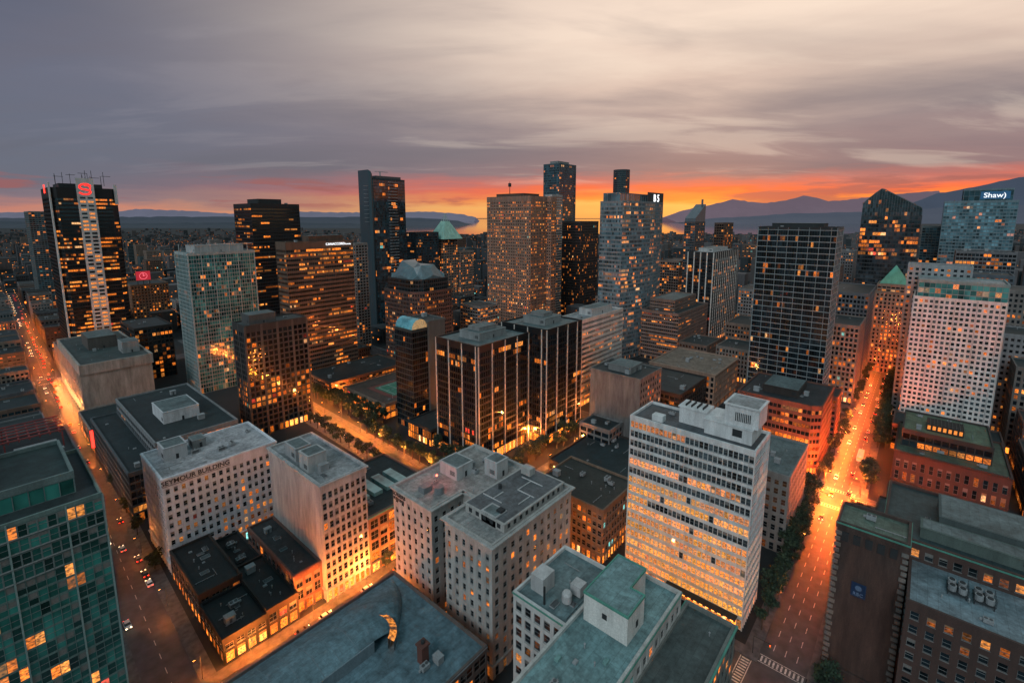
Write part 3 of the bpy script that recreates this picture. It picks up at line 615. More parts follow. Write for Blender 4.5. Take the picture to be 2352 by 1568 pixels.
p=B('curved pale glass office tower with banded floors and roof lettering',foot,150,wallc=(.19,.21,.225),gm=GB5,bay=1.6,st=3.8,pw=.1,pd=.2,sh=1.5,lit=.26,run=6,strength=1,tb=1,clut=2,roofc=R_GREY)
building('',(400,217,483,234),157.5,149,parent=p,wallc=(.2,.22,.235),gm=GB5,bay=4,st=7,pw=.2,sh=.3,lit=0,clut=0,tb=.6)
b=MB(); b.box(448,212.8,149.4,484,213.4,159.6); b.obj('sign_panel',[wall((.03,.035,.04))],p)
text('B 5',10,(467,212.6,150.8),'S',emit((.95,.97,1),1.6),p,bold=.1,depth=.15)
foot=arc(736,398,13,0,330,11)
B('dark cylindrical apartment tower under construction',foot,213,wallc=(.05,.06,.07),bay=3,st=3.5,pw=.4,sh=1.4,lit=.05,clut=0)
p=B('slant topped dark glass tower with lit ledges',(602,222,636,235),130,wallc=(.1,.08,.08),gm=G_BLUE,bay=2.4,st=3.3,pw=.4,sh=1.2,lit=.2,clut=0)
b=MB(); b.face([(602,222,130),(636,222,130),(636,222,152),(602,222,134)]);b.face([(602,235,130),(602,222,130),(602,222,134),(602,235,134)]);b.face([(602,222,134),(636,222,152),(636,235,152),(602,235,134)]); b.box(630,224,150,632,226,158); b.obj('slanted_top',[wall((.12,.14,.16),.4)],p)
B('dark brown apartment tower',(680,212,720,224),128,wallc=BROWN,bay=3,lit=.2,clut=1)
B('office tower of alternating pale columns and dark glass',(516,169,600,196),99,wallc=(.016,.018,.02),bay=2.2,st=3.6,pw=.3,sh=1,lit=.13,run=3,major=3,majc=(.55,.51,.48),majw=1.2,tb=7,roofc=R_LIGHT,shop=.9,clut=4,pent=[(530,175,580,190,3,OFFW)])
p=B('stepped brown banded office block',(425,167,500,203),48,wallc=(.2,.13,.11),bay=2,st=3.6,pw=.15,sh=2.1,lit=.22,run=5,roofc=R_DARK,clut=5)
building('',(436,176,490,200),58,47,parent=p,wallc=(.18,.12,.1),bay=2,st=3.6,pw=.15,sh=2.1,lit=.18,run=4,roofc=R_GREY,clut=3)
B('low brown gridded office block with lit ledge',(610,243,655,268),79,wallc=(.2,.15,.13),bay=3,lit=.25,clut=3)
B('black glass tower with thin pale grid lines',(359,44,385,89),129,wallc=(.014,.018,.021),bay=1.5,st=3.7,pw=.1,pd=.2,sh=.5,lit=.045,major=4,majc=(.22,.24,.25),majw=.24,majs=1,tb=2,roofc=R_DARK,clut=4,strength=.7,pent=[(364,52,380,82,2,CHAR)],floorlit=lambda f,i:.85 if i<2 else random.choice((0,.02,.03,.1)))
HERO.append((350,30,400,100))
foot=[(286,34),(325,34),(325,74),(282,74),(282,38)]
B('brown brick low office with rounded corner and glowing floors',foot,38,wallc=(.12,.05,.035),bay=2,st=3.8,pw=.3,sh=1.9,lit=.6,run=6,strength=1.3,roofc=(.025,.026,.03),shop=1,clut=12,pent=[(292,46,315,64,3,DBROWN)])
B('low ornate tan civic building with pale roof structures',(335,104,388,152),27,wallc=(.3,.2,.15),bay=3,st=4,pw=1.2,sh=1.4,lit=.3,strength=.9,roofc=(.18,.14,.11),clut=18,cornice=.9)
B('flat dark building between towers',(284,108,330,170),26,wallc=DBROWN,lit=.2,roofc=R_DARK,clut=12,bay=3.5)
B('tan narrow office block facing the avenue',(417,32.2,460,56),58,wallc=(.18,.15,.13),bay=2.6,pw=1,sh=1.4,lit=.2,clut=2,shop=1)
B('grey office block facing the avenue',(470,32.2,540,60),75,wallc=(.11,.11,.12),bay=2.6,pw=.8,sh=1.4,lit=.2,clut=2,shop=1)
B('brick corner block facing the avenue',(331,32.4,350,60),30,wallc=BRICK,bay=2.6,pw=.8,sh=1.4,lit=.3,clut=2,shop=1)
for r,z,c in (((412,66,440,92),34,(.12,.09,.08)),((412,98,446,128),28,(.2,.17,.15)),((450,70,486,96),44,(.09,.09,.1)),((455,104,500,134),40,(.22,.15,.12)),((492,70,520,100),58,(.16,.16,.17)),((528,74,556,104),50,(.1,.12,.13)),((530,112,570,146),62,(.2,.19,.19)),((575,76,606,110),70,(.07,.08,.09)),((612,70,645,104),84,(.16,.13,.12)),((610,116,640,150),66,(.24,.22,.21)),((650,112,684,146),88,(.1,.11,.12)),((690,66,720,100),96,(.17,.17,.18)),((412,136,448,160),26,(.15,.1,.08)),
            ((384,-92,410,-44),52,(.14,.12,.11)),((420,-80,452,-30),64,(.2,.2,.21)),((350,-96,376,-46),30,(.12,.06,.05)),((430,-22,462,6),70,(.12,.14,.15)),((470,-60,502,-24),86,(.17,.15,.14)),((470,-18,500,8),58,(.22,.18,.15)),((512,-50,545,-12),92,(.08,.1,.12)),((620,-60,655,-20),104,(.15,.15,.16)),((348,-40,372,6),16,(.1,.06,.05)),((302,-92,342,-44),24,(.08,.05,.045))):
    B('mid rise office block packed between the taller towers',r,z,wallc=c,bay=2.6,st=3.6,pw=random.choice((.4,.9,1.2)),sh=random.choice((1.2,1.6,1.9)),lit=U(.15,.3),run=random.choice((1,2,4)),strength=1.1,shop=.8,clut=6)
HERO.append((560,-6,640,70))
GP=glass((.018,.024,.03))
p=building('dark glass tower with sloping pointed glass crown',(563,8,605,51),137,name='office_tower',wallc=(.034,.036,.04),gm=GP,bay=2.0,st=3.7,pw=.12,pd=.15,sh=1.0,lit=.3,run=5,strength=1.1,tb=.4,clut=0,floorlit=lambda f,i:.6 if .72<f<.92 else (.3 if f<.4 else .1))
pf=[(51,148),(46,153.5),(41,158.5),(38,161),(36,160.5),(22,152),(8,143.5)]
def pz(v):
    for (a,z0),(c,z1) in zip(pf,pf[1:]):
        if c<=v<=a: return z0+(z1-z0)*(a-v)/(a-c)
    return 143.5
b=MB(); gg=MB(); n_=22
for k in range(n_):
    va=51-43*k/n_; vb=51-43*(k+1)/n_; za,zb=pz(va),pz(vb); z=136.5
    while z<max(za,zb):
        t0=min(z+3.3,za);t1=min(z+3.3,zb)
        gg.quad((562.8,va,min(z,za)),(562.8,vb,min(z,zb)),(562.8,vb,t1),(562.8,va,t0),0,(0,0,0,R())if R()<.93 else glowcol(.6))
        z+=3.7
    b.quad((562.8,va,za),(562.8,vb,zb),(605,vb,zb-2),(605,va,za-2),0)
    b.box(562.45,va-.09,136.5,562.75,va+.09,za,1)
b.face([(562.95,51,136)]+[(562.95,v,z) for v,z in pf]+[(562.95,8,136)]); b.face([(605,51,136)]+[(605,v,z-2) for v,z in pf]+[(605,8,136)])
b.quad((562.95,51,136),(605,51,136),(605,51,146),(562.95,51,148)); b.quad((562.95,8,136),(605,8,136),(605,8,141.5),(562.95,8,143.5))
for i in range(len(pf)-1):
    (a,z0),(c,z1)=pf[i],pf[i+1]; b.quad((562.3,a,z0+.5),(562.3,c,z1+.5),(562.3,c,z1-.3),(562.3,a,z0-.3),1)
b.obj('pointed_crown',[wall((.035,.042,.05),.25,.15),wall((.13,.14,.15))],p); gg.obj('window',[GP],p,kind='stuff')
p=B('pale blue glass tower with illuminated roof lettering',(685,-62,725,-8),152,wallc=(.15,.21,.24),gm=glass((.07,.14,.17)),bay=2.4,st=3.4,pw=.3,pd=.3,sh=1,lit=.08,run=3,clut=1)
building('',(690,-58,722,-22),164,151,parent=p,wallc=(.14,.19,.22),gm=G_BLUE,bay=4,st=6,pw=.2,sh=.4,lit=0,clut=1)
text('Shaw)',6.8,(689,-45,155),'W',emit((.9,.95,1),1.2),p,bold=.05); b=MB(); b.box(689.2,-56,153.5,689.7,-34.5,161); b.obj('sign_panel',[emit((.01,.07,.16),.8)],p)
B('teal glass apartment tower beside road',(740,-8,770,8),125,wallc=(.1,.14,.15),gm=G_BLUE,bay=3,st=3.1,pw=.3,sh=.7,lit=.1,clut=1)
p=B('white panelled apartment tower with regular square windows',(379,-36,409,4),88,name='apartment_tower',wallc=(.62,.6,.58),bay=2.3,st=3.05,pw=.9,pd=.25,sh=1.35,lit=.12,strength=.9,tb=1,roofc=R_GREY,clut=0,gm=G_GREY,major=4,majc=(.42,.41,.4),majw=.5)
building('',(381,-36,409,2.5),98,87,parent=p,wallc=(.22,.28,.28),gm=G_TEAL,bay=2.5,st=3.6,pw=.15,sh=.4,lit=.06,roofc=R_LIGHT,clut=3)
building('',(410,-21.7,425,9),105,parent=p,wallc=(.3,.31,.32),bay=3,st=3.1,pw=1.5,sh=1.5,lit=.1,clut=1)
p=B('dark red brick warehouse with lit windows and roof garden',(297,-38,342,3),20,wallc=(.06,.03,.025),bay=3.2,st=5,pw=1.5,sh=2,lit=.18,strength=1,cornice=.6,indiv=60,tb=3,roofc=(.07,.1,.07),clut=6,shop=.3)
building('',(308,-32,340,1),28,19,parent=p,wallc=(.04,.03,.027),bay=3,st=4,pw=.4,sh=1,lit=.3,roofc=(.1,.14,.09),clut=9)
b=MB(); b.box(315,-22,27,326,-8,30.6,0)
for k in range(10): b.box(314.5,-22+k*1.4,30.6,326.5,-21.8+k*1.4,30.9,1)
for k in range(7): b.box(314.9,-21.5+k*2,28,314.98,-20.3+k*2,30,2)
b.obj('roof_pavilion',[wall(DBROWN),wall((.1,.08,.07)),emit((1,.3,.05),.9)],p)
p=B('old brown stone hotel with steep green copper roof',(522,6,552,34),72,name='hotel',wallc=(.24,.17,.13),bay=2.8,st=3.5,pw=1.3,sh=1.4,lit=.3,clut=0,cornice=.8)
b=MB(); c0=[(528,10,78),(546,10,78),(546,30,78),(528,30,78)]; c1=(537,20,94)
building('',(526,9,548,31),78,71,parent=p,wallc=(.24,.17,.13),lit=.3,clut=0)
for i in range(4): b.face([c0[i],c0[(i+1)%4],c1])
b.obj('copper_roof',[wall((.1,.33,.24))],p)
p=B('dark red brick bank with stone tower and teal roofs',(168,-66,203,2),45,wallc=(.07,.037,.03),bay=3,st=3.8,pw=1.2,sh=1.6,lit=.2,indiv=30,cornice=.5,ledge=COPPER,roofc=(.03,.05,.053),clut=10,pent=[(180,-40,196,-10,3,(.06,.08,.08)),(172,-30,178,-6,2,(.08,.11,.1))])
building('',(155.4,-3.6,167.8,12),50,parent=p,faces=[],wallc=(.06,.036,.03),cornice=.5,ledge=COPPER,roofc=(.1,.14,.11),tb=2,clut=2,stain=.7)
building('',(147,-62,167.8,-4.6),40,parent=p,wallc=(.06,.035,.03),bay=3.2,st=3.8,pw=1.5,sh=1.7,lit=.18,strength=.9,indiv=70,cornice=.4,roofc=(.16,.215,.245),clut=4,faces=[2,3])
b=MB()
for k in range(26): b.box(154.9,11.1-(.3 if k%2 else 0),1+k*1.8,155.3,12.4,2+k*1.8,0); b.box(154.9,-3.9,1+k*1.8,155.3,-2.7+(.3 if k%2 else 0),2+k*1.8,0)
for k in range(5): b.box(154.95,-1.6+k*2.7,44.5,155.3,0+k*2.7,47.2,1)
b.obj('stone_quoins',[wall((.15,.14,.13)),wall(CHAR)],p,kind='stuff')
b=MB(); b.box(155.0,4,29.2,155.2,7.4,33.4,0); b.obj('sign_panel',[wall((.012,.035,.09),.4)],p)
text('RBC',1.3,(154.9,5.7,29.7),'W',wall((.14,.2,.3)),p)
b=MB(); b.face([(154.92,5.7+q[0],32+q[1]) for q in arc(0,0,.8,0,324,9)]); b.obj('emblem',[wall((.1,.16,.26))],p)
for y in (-14,-19):
    c=MB(); c.box(157,y-2,39.9,162,y+2,40.1,1)
    for x_ in (157.1,161.7):
        for y_ in (y-1.9,y+1.7): c.box(x_,y_,39.1,x_+.2,y_+.2,39.9,1)
    for x_ in (158.2,160.8):
        for y_ in (y-1,y+1): c.cyl(x_,y_,40.1,41.5,.85,.85,12,0); c.cyl(x_,y_,41.51,41.7,.6,.55,10,1)
    for k in range(5): c.box(157+k*1.2,y-2.1,40.1,157.1+k*1.2,y-2.02,42,1)
    c.obj('cooling_fan',[wall((.26,.27,.28),.5),wall(CHAR)],p)
B('low dark building beside brick bank',(215,-60,250,6),16,wallc=DBROWN,lit=.2,roofc=(.04,.055,.055),clut=12,bay=4)
def low(r,z,c,lb,**k): B(lb,r,z,wallc=c,bay=3.4,st=3.8,pw=.9,sh=1.2,lit=k.pop('lit',.25),roofc=k.pop('roofc',(.012,.015,.017)),indiv=20,shop=k.pop('shop',1),clut=k.pop('clut',10),**k)
low((62,152,71.4,191),15,(.17,.085,.07),'narrow brick shop building with bay windows and dark roof',cornice=.5,roofc=(.035,.04,.045))
low((52,150,61.7,178),10,DBROWN,'low dark shop with flat roof and lit windows')
low((39,150,51.7,170),9,BLACK,'low black flat roofed shop on street corner')
low((39,171,51.7,203),12,DBROWN,'low dark rear building with roof hatches')
low((52,180,61.7,203),8,CHAR,'low charcoal yard building')
p=B('low podium with rooftop tennis court',(176,266,236,318),11,wallc=(.18,.13,.1),bay=4,st=4,lit=.6,shop=1,roofc=(.08,.055,.045),clut=5)
b=MB(); b.box(186,272,10.2,214,304,10.26,0); b.box(190,276,10.27,210,300,10.3,1)
for x0,y0,x1,y1,zz in ((192,278,208,278.3,0),(192,298,208,298.3,0),(192,278.3,192.3,298,0),(207.7,278.3,208,298,0),(200,278.3,200.3,298,0),(192,288,208,288.25,.01)): b.box(x0,y0,10.31,x1,y1,10.33+zz,2)
for k in range(8): b.box(186+k*4,271.8,10.2,186.1+k*4,271.9,13.5,2)
b.obj('tennis_court',[wall((.16,.05,.04)),wall((.05,.18,.12)),wall(OFFW)],p)
B('glazed low entrance pavilion with warm interior',(171,212,200,234),11,wallc=CHAR,bay=2,pw=.15,sh=.5,st=5,lit=.75,strength=.9,shop=.9,clut=5)
B('low lit podium below banded tower',(172,330,240,370),12,wallc=BROWN,bay=3,lit=.6,shop=1,clut=8)

# ------------------------------------------------------------ filler city
def overl(r,q,mg): return r[0]<q[2]+mg and r[2]>q[0]-mg and r[1]<q[3]+mg and r[3]>q[1]-mg
def blocked(r,mg=5,skip=''):
    for h in HERO:
        if overl(r,h,mg): return True
    for nm,p0,p1,hw in ROADS:
        if nm==skip: continue
        for k in range(0,41):
            x=p0[0]+(p1[0]-p0[0])*k/40;y=p0[1]+(p1[1]-p0[1])*k/40
            w=hw+4.5
            if abs(p1[0]-p0[0])>abs(p1[1]-p0[1]):
                if r[1]<y+w and r[3]>y-w and r[0]<max(p0[0],p1[0]) and r[2]>min(p0[0],p1[0]): return True
            else:
                if abs((r[1]+r[3])/2-y)<30+abs(p1[1]-p0[1])/40 and r[0]<x+w and r[2]>x-w: return True
    return False
palette=[(.17,.14,.125),(.09,.09,.1),(.23,.21,.2),(.13,.08,.06),(.035,.04,.045),(.16,.17,.18),(.06,.09,.1),(.2,.145,.115)]
labels=['mid rise apartment block with scattered lit windows','plain office block with lit windows','pale concrete residential tower','dark glass office block']
fill=[]
def filler(r,z,fc=None):
    fill.append(r)
    building(random.choice(labels),r,z,name='city_building',wallc=random.choice(palette),bay=random.choice((2.4,3,3.6)),st=random.choice((3.2,3.7,4)),pw=random.choice((.5,1,1.4)),sh=random.choice((1.4,1.7,2)),
        lit=U(.12,.36),run=random.choice((1,1,3)),strength=1.3,gm=random.choice((G_DARK,G_DARK,G_BLUE,G_GREY)),faces=fc or ([0,3] if r[1]>-50 else [3,2]),clut=3 if r[0]*FWD[0]+r[1]*FWD[1]<800 else 0,group='city blocks spreading behind the tall towers',shop=.7)
cnt=0
v=250
while v<1250:
    d=U(18,34); x=Lx(v+d)-10.6
    r=(x-U(18,30),v,x,v+d-2)
    if not blocked(r,2,'L'): filler(r,U(12,22) if v<520 else U(12,42),[0,1]); cnt+=1
    x=Lx(v)+10.6; d2=U(18,30); r=(x,v,x+U(14,26),v+d2-2)
    if v>535 and not blocked(r,2,'L'): filler(r,U(12,34),[0,3]); cnt+=1
    v+=max(d,d2)
u=560
while u<1450:
    d=U(18,34); r=(u,32.6,u+d-2,32.6+U(16,26))
    if not blocked(r,2,'R'): filler(r,U(25,75),[0,3]); cnt+=1
    r=(u,-12,u+d-2,10.4)
    if not blocked(r,2,'R') and u>660: filler(r,U(20,60),[2,3]); cnt+=1
    u+=d
tries=0
while cnt<250 and tries<9000:
    tries+=1
    D=U(330,1500) if R()<.75 else U(330,700); t=U(-1.15,1.15)*D
    if R()<.3: t=-U(.45,1.1)*D
    x,y=W(D,t); x=round(x/34)*34;y=round(y/34)*34
    r=(x-U(9,15),y-U(9,15),x+U(9,15),y+U(9,15))
    if blocked(r): continue
    if any(overl(r,q,3) for q in fill): continue
    cnt+=1
    hmax=22 if D<480 else (45 if D<700 else (80 if D<1000 else 108))
    z=U(12,hmax)*(1 if R()<.6 else .6)+4
    if t<-.45*D: z*=.75
    filler(r,z)
far=MB(); lt=MB()
for i in range(6600):
    D=U(500,1600) if i<1800 else (1300+2350*R()); t=U(-1.2,1.2)*D
    if D>2500 and R()<.2: D+=U(0,2000); t=-abs(t)-.35*D if R()<.7 else t*.0+U(.95,1.2)*D
    x,y=W(D,t); x=round(x/30)*30+U(-3,3);y=round(y/30)*30+U(-3,3)
    a,b_=U(6,13),U(6,13); r=(x-a,y-b_,x+a,y+b_)
    if D<1650 and (blocked(r,2) or any(r[0]<q[2] and r[2]>q[0] and r[1]<q[3] and r[3]>q[1] for q in fill)): continue
    z=U(6,22) if R()<.68 else U(20,66 if t>-.2*D else 48)
    if D<700: z=min(z,24)
    if D>2300: z=min(z,U(8,26) if R()<.9 else 50)
    mi=random.randrange(4); far.box(r[0],r[1],0,r[2],r[3],z,mi)
    for k in range(3 if D>2600 else 14):
        if R()<.6:
            zz=U(2,max(3,z-3)); w_=U(1.0,2.2)*(1 if D<2500 else 1.2)
            if R()<.5: yy=U(r[1]+1,r[3]-3); lt.quad((r[0]-.1,yy+w_,zz),(r[0]-.1,yy,zz),(r[0]-.1,yy,zz+1.4),(r[0]-.1,yy+w_,zz+1.4),0,glowcol(1.6))
            else: xx=U(r[0]+1,r[2]-3); lt.quad((xx,r[1]-.1,zz),(xx+w_,r[1]-.1,zz),(xx+w_,r[1]-.1,zz+1.4),(xx,r[1]-.1,zz+1.4),0,glowcol(1.6))
p=thing('distant_city','dense mass of far low rooftops and blocks reaching the bay','city'); p['kind']='stuff'
far.obj('distant_blocks',[wall((.04,.048,.056)),wall((.075,.068,.068)),wall((.022,.03,.035)),wall((.1,.095,.1))],p,kind='stuff')
lt.obj('distant_lights',[G_DARK],p,kind='stuff')

# ------------------------------------------------------------ trees
def leafmat():
    m,nt,b=newmat('foliage'); L=nt.links; geo=N(nt,'ShaderNodeNewGeometry'); n=N(nt,'ShaderNodeTexNoise'); n.inputs['Scale'].default_value=.9; L.new(geo.outputs['Position'],n.inputs[0])
    cr=N(nt,'ShaderNodeValToRGB'); cr.color_ramp.elements[0].position=.35; cr.color_ramp.elements[0].color=(.008,.022,.014,1); cr.color_ramp.elements[1].position=.7; cr.color_ramp.elements[1].color=(.035,.062,.03,1)
    L.new(n.outputs[0],cr.inputs[0]); L.new(cr.outputs[0],b.inputs['Base Color']); b.inputs['Roughness'].default_value=.8; return m
LEAF=leafmat(); BARK=wall((.06,.045,.035))
def treevar():
    t=MB(); t.cyl(0,0,0,4,.28,.16,7)
    clumps=[]
    for k in range(8):
        a=U(0,6.28); r=U(.8,2.9); z=U(4.2,8.8); clumps.append((r*math.cos(a),r*math.sin(a),z,U(1.1,2.0)))
    clumps.append((0,0,8.2,1.7))
    for c in clumps:
        s=Vector((0,0,U(2.6,3.9)));e=Vector(c[:3]); d=(e-s); n_=Vector((-d.y,d.x,0)); n_=n_.normalized()*.08 if n_.length>0 else Vector((.08,0,0)); up_=Vector((0,0,.1))
        for off in (n_,up_): t.quad(tuple(s-off),tuple(s+off),tuple(e+off*.3),tuple(e-off*.3))
    l=MB()
    for c in clumps:
        for k in range(110):
            d=Vector((random.gauss(0,1),random.gauss(0,1),random.gauss(0,1))).normalized()*c[3]*(R()**.4)*U(.8,1.15)
            q=Vector(c[:3])+Vector((d.x,d.y,d.z*.8)); a=Vector((R()-.5,R()-.5,R()-.5)).normalized()*U(.16,.34); b_=a.cross(Vector((R()-.5,R()-.5,R()-.5))).normalized()*U(.16,.3)
            l.quad(tuple(q-a-b_),tuple(q+a-b_),tuple(q+a+b_),tuple(q-a+b_))
    return t.mesh('trunk',[BARK]),l.mesh('crown',[LEAF])
TV=[treevar() for _ in range(5)]
def tree(x,y,s=1.,group='street trees along the pavements'):
    p=thing('street_tree','leafy dark green street tree standing on the pavement','tree',(x,y,.14),group)
    tm,cm=random.choice(TV)
    for nm,me in (('trunk',tm),('crown',cm)):
        o=bpy.data.objects.new(nm,me);COL.objects.link(o);o.parent=p
    p.rotation_euler=(0,0,U(0,6.28)); k=s*U(.85,1.2); p.scale=(k,k,k*U(.9,1.1))
for u in range(176,255,7): tree(u+U(-2,2),29.8+U(-.4,.4),1.2)
for u in (160,168): tree(u,29.6,.9)
for u in (284,292,300,316,330,345,360,372,420,430,445,458,480,500,520,560): tree(u,29.6,.95)
for u in list(range(206,250,6))+list(range(284,300,7))+list(range(345,480,8)): tree(u+U(-2,2),12+U(-.5,.5),1.2)
for u in range(210,250,9): tree(u,8.5,.9)
for u in range(345,378,7): tree(u,10+U(-2,2),1.1)
for u in range(412,520,9): tree(u,11+U(-2,1),1.2)
tree(147,10.5,1.1); tree(139,9,.9)
for v in range(160,260,8): tree(Nx(v)+9,v+U(-2,2),1.05)
for v in range(258,370,7): tree(164+U(-2,2),v+U(-2,2),1.15)
for v in range(262,330,9): tree(172+U(-1,1),v,1.0)
for v in range(198,300,10): tree(Nx(v)-8.3,v,1.0)
for u in range(176,252,6): tree(u+U(-1,1),156+U(-3,3),1.05)
for v in range(168,205,6): tree(168,v,1.0)
for u in range(206,245,7): tree(u,222+U(-8,8),1.1)
for k in range(16): tree(U(206,240),U(238,260),1.15)
for k in range(14): tree(U(300,335),U(320,400),1.2)
for v in (215,245,268,300): tree(Lx(v)+8,v,.75)
for u in (95,104,113,122): tree(u,147.3,.7)

# ------------------------------------------------------------ street lamps
LAMPM=emit((1,.36,.07),30)
b=MB(); b.cyl(0,0,0,7.6,.1,.06,7,0); b.cyl(0,0,0,.5,.18,.14,8,0); b.box(-.05,-.05,7.5,1.9,.05,7.6,0); polem=b.mesh('pole',[wall((.08,.09,.09))])
b=MB(); b.box(1.3,-.17,7.45,2.1,.17,7.7,0); b.box(1.4,-.12,7.38,2.0,.12,7.44,1); headm=b.mesh('lamp_head',[wall((.1,.1,.1)),LAMPM])
LC=0
def light(x,y,z,power,col=(1,.25,.04),par=None,rad=.25):
    global LC
    l=bpy.data.lights.new('lamp_light','POINT'); l.energy=power; l.color=col; l.shadow_soft_size=rad
    o=bpy.data.objects.new('lamp_light',l);COL.objects.link(o);o.location=(x,y,z)
    if par: o.parent=par
    LC+=1; return o
def lamp(x,y,rot,power=5200,col=(1,.25,.04),on=True):
    p=thing('street_lamp','tall grey street lamp glowing orange above the pavement','street lamp',(x,y,.14),'street lamps lighting the streets')
    p.rotation_euler=(0,0,rot)
    for nm,me in (('pole',polem),('lamp_head',headm)):
        o=bpy.data.objects.new(nm,me);COL.objects.link(o);o.parent=p
    if on: light(1.7,0,7.0,power,col,p)
HP=math.pi/2; RDC=(1,.13,.016)
for u in range(45,132,20): lamp(u,146,-HP,30000,(1,.22,.03))
for u in range(-20,250,38): lamp(u,134,HP,14000)
for u in range(172,250,26): lamp(u,146,-HP,24000)
for u in range(178,250,35): lamp(u,28.7,-HP,1200)
lamp(240,14.3,HP,9000,RDC)
for x,y,r_ in ((278,28.7,-HP),(278,14.3,HP),(256,28.7,-HP),(256,14.3,HP)): lamp(x,y,r_,75000,RDC)
for u in range(305,380,32): lamp(u,28.7,-HP,42000,RDC)
for u in range(385,620,40): lamp(u,28.7,-HP,24000,RDC)
for u in range(330,620,80): lamp(u,14.3,HP,18000,RDC)
for u in range(650,1300,50): lamp(u,28.7,-HP,on=False)
for v in range(150,420,40): lamp(Lx(v)+6.6,v,math.pi,2600)
for v in range(440,900,55): lamp(Lx(v)+6.6,v,math.pi,22000,(1,.17,.02)); lamp(Lx(v)-6.6,v+20,0,on=False)
for v in range(900,1250,30): lamp(Lx(v)+6.6,v,math.pi,on=False); lamp(Lx(v)-6.6,v,0,on=False)
for v in list(range(165,380,24)): lamp(Nx(v)+7,v,math.pi,30000,(1,.23,.03))
for v in (40,66,104): lamp(Nx(v)-7,v,0,9000)
for x,y in ((205,262),(178,322),(236,232),(214,170),(256,172),(216,214)): lamp(x,y,1.,32000,(1,.23,.03))
for v in range(60,420,45): lamp(273,v,math.pi,24000)
for v in range(427,530,17): light(41.2,v,4,7000,(1,.42,.14))
for u in (10,60,90): lamp(u,538,HP,45000,(1,.2,.03))

# ------------------------------------------------------------ cars
def carmeshes(paint):
    pm=wall(paint,.35,.08)
    b=MB()
    prof=[(-2.2,.35),(-2.2,.85),(-1.9,.95),(-1.2,1.0),(1.2,.95),(2.0,.85),(2.25,.65),(2.25,.35)]
    for i in range(len(prof)):
        a=prof[i];c=prof[(i+1)%len(prof)]; b.quad((a[0],-.9,a[1]),(a[0],.9,a[1]),(c[0],.9,c[1]),(c[0],-.9,c[1]))
    b.face([(q[0],-.9,q[1]) for q in prof]); b.face([(q[0],.9,q[1]) for q in prof][::-1])
    b.quad((-1.3,-.68,1.46),(.35,-.68,1.46),(.35,.68,1.46),(-1.3,.68,1.46))
    body=b.mesh('body',[pm])
    b=MB(); lo=[(-1.85,-.85,.97),(1.15,-.85,.96),(1.15,.85,.96),(-1.85,.85,.97)]; hi=[(-1.32,-.7,1.44),(.37,-.7,1.44),(.37,.7,1.44),(-1.32,.7,1.44)]
    for i in range(4): b.quad(lo[i],lo[(i+1)%4],hi[(i+1)%4],hi[i])
    win=b.mesh('window',[wall((.015,.018,.02),.15,.05)])
    return body,win
b=MB(); n_=14
pa=[(.33*math.cos(2*math.pi*k/n_),.33*math.sin(2*math.pi*k/n_)) for k in range(n_)]
for k in range(n_): j=(k+1)%n_; b.quad((pa[k][0],-.11,pa[k][1]),(pa[j][0],-.11,pa[j][1]),(pa[j][0],.11,pa[j][1]),(pa[k][0],.11,pa[k][1]))
b.face([(q[0],-.11,q[1]) for q in pa]);b.face([(q[0],.11,q[1]) for q in pa][::-1])
b.face([(q[0]*.55,-.12,q[1]*.55) for q in pa],1);b.face([(q[0]*.55,.12,q[1]*.55) for q in pa][::-1],1)
wheelm=b.mesh('wheel',[wall((.02,.02,.02)),wall((.4,.4,.4),.4)])
b=MB(); b.box(-.03,-.2,-.08,.05,.2,.08); headl=b.mesh('headlight',[emit((1,.75,.45),14)]); b=MB(); b.box(-.05,-.2,-.08,.03,.2,.08); taill=b.mesh('taillight',[emit((1,.03,.01),9)])
CM={k:carmeshes(c) for k,c in dict(white=(.7,.7,.7),black=(.02,.02,.025),silver=(.4,.42,.43),red=(.3,.03,.02),blue=(.04,.07,.14),yellow=(.6,.35,.04)).items()}
def car(x,y,rot,colr,grp='cars driving and parked on the streets'):
    p=thing('car','%s saloon car standing on the asphalt road'%colr,'car',(x,y,.02),grp,rot=rot)
    def ch(nm,me,l): 
        o=bpy.data.objects.new(nm,me);COL.objects.link(o);o.parent=p;o.location=l
    bo,wi=CM[colr]; ch('body',bo,(0,0,0)); ch('window',wi,(0,0,0))
    for sx in (-1.35,1.4):
        for sy in (-.82,.82): ch('wheel',wheelm,(sx,sy,.33))
    for sy in (-.62,.62): ch('headlight',headl,(2.27,sy,.68)); ch('taillight',taill,(-2.22,sy,.75))
cols=['white','black','silver','black','blue','silver','white','black','yellow','red']
for u,v,away,c in ((243,25,0,'black'),(262,19,1,'silver'),(268,24.5,0,'yellow'),(274,18,1,'black'),(288,25,0,'white'),(296,19,1,'red'),(340,25,0,'white'),(352,18,1,'black'),(226,16.5,1,'blue')):
    car(u,v,0 if away else math.pi,c)
for u in range(370,900,17):
    car(u+U(-5,5),18+U(-1,1),0,random.choice(cols))
    if R()<.7: car(u+U(-5,5),25,math.pi,random.choice(cols))
for v,off,c in ((248,-1.7,'white'),(238,1.7,'silver'),(214,4.7,'black'),(207,4.7,'white'),(226,4.7,'blue'),(190,-4.6,'silver'),(262,4.7,'black')):
    car(Lx(v)+off,v,HP if off>0 else -HP,c)
for v in range(340,1200,15):
    if R()<.7: car(Lx(v)+2+U(-.5,1.5),v+U(-3,3),HP,random.choice(cols))
    if R()<.5: car(Lx(v)-2.5,v+U(-3,3),-HP,random.choice(cols))
for u in (60,68,84,98,108,118): car(u,143.4,0,random.choice(cols))
for v in (180,196,225,262,300): car(Nx(v)-3,v,HP,random.choice(cols))
p=thing('bus','white city bus driving along the glowing avenue','bus',(322,18,.02))
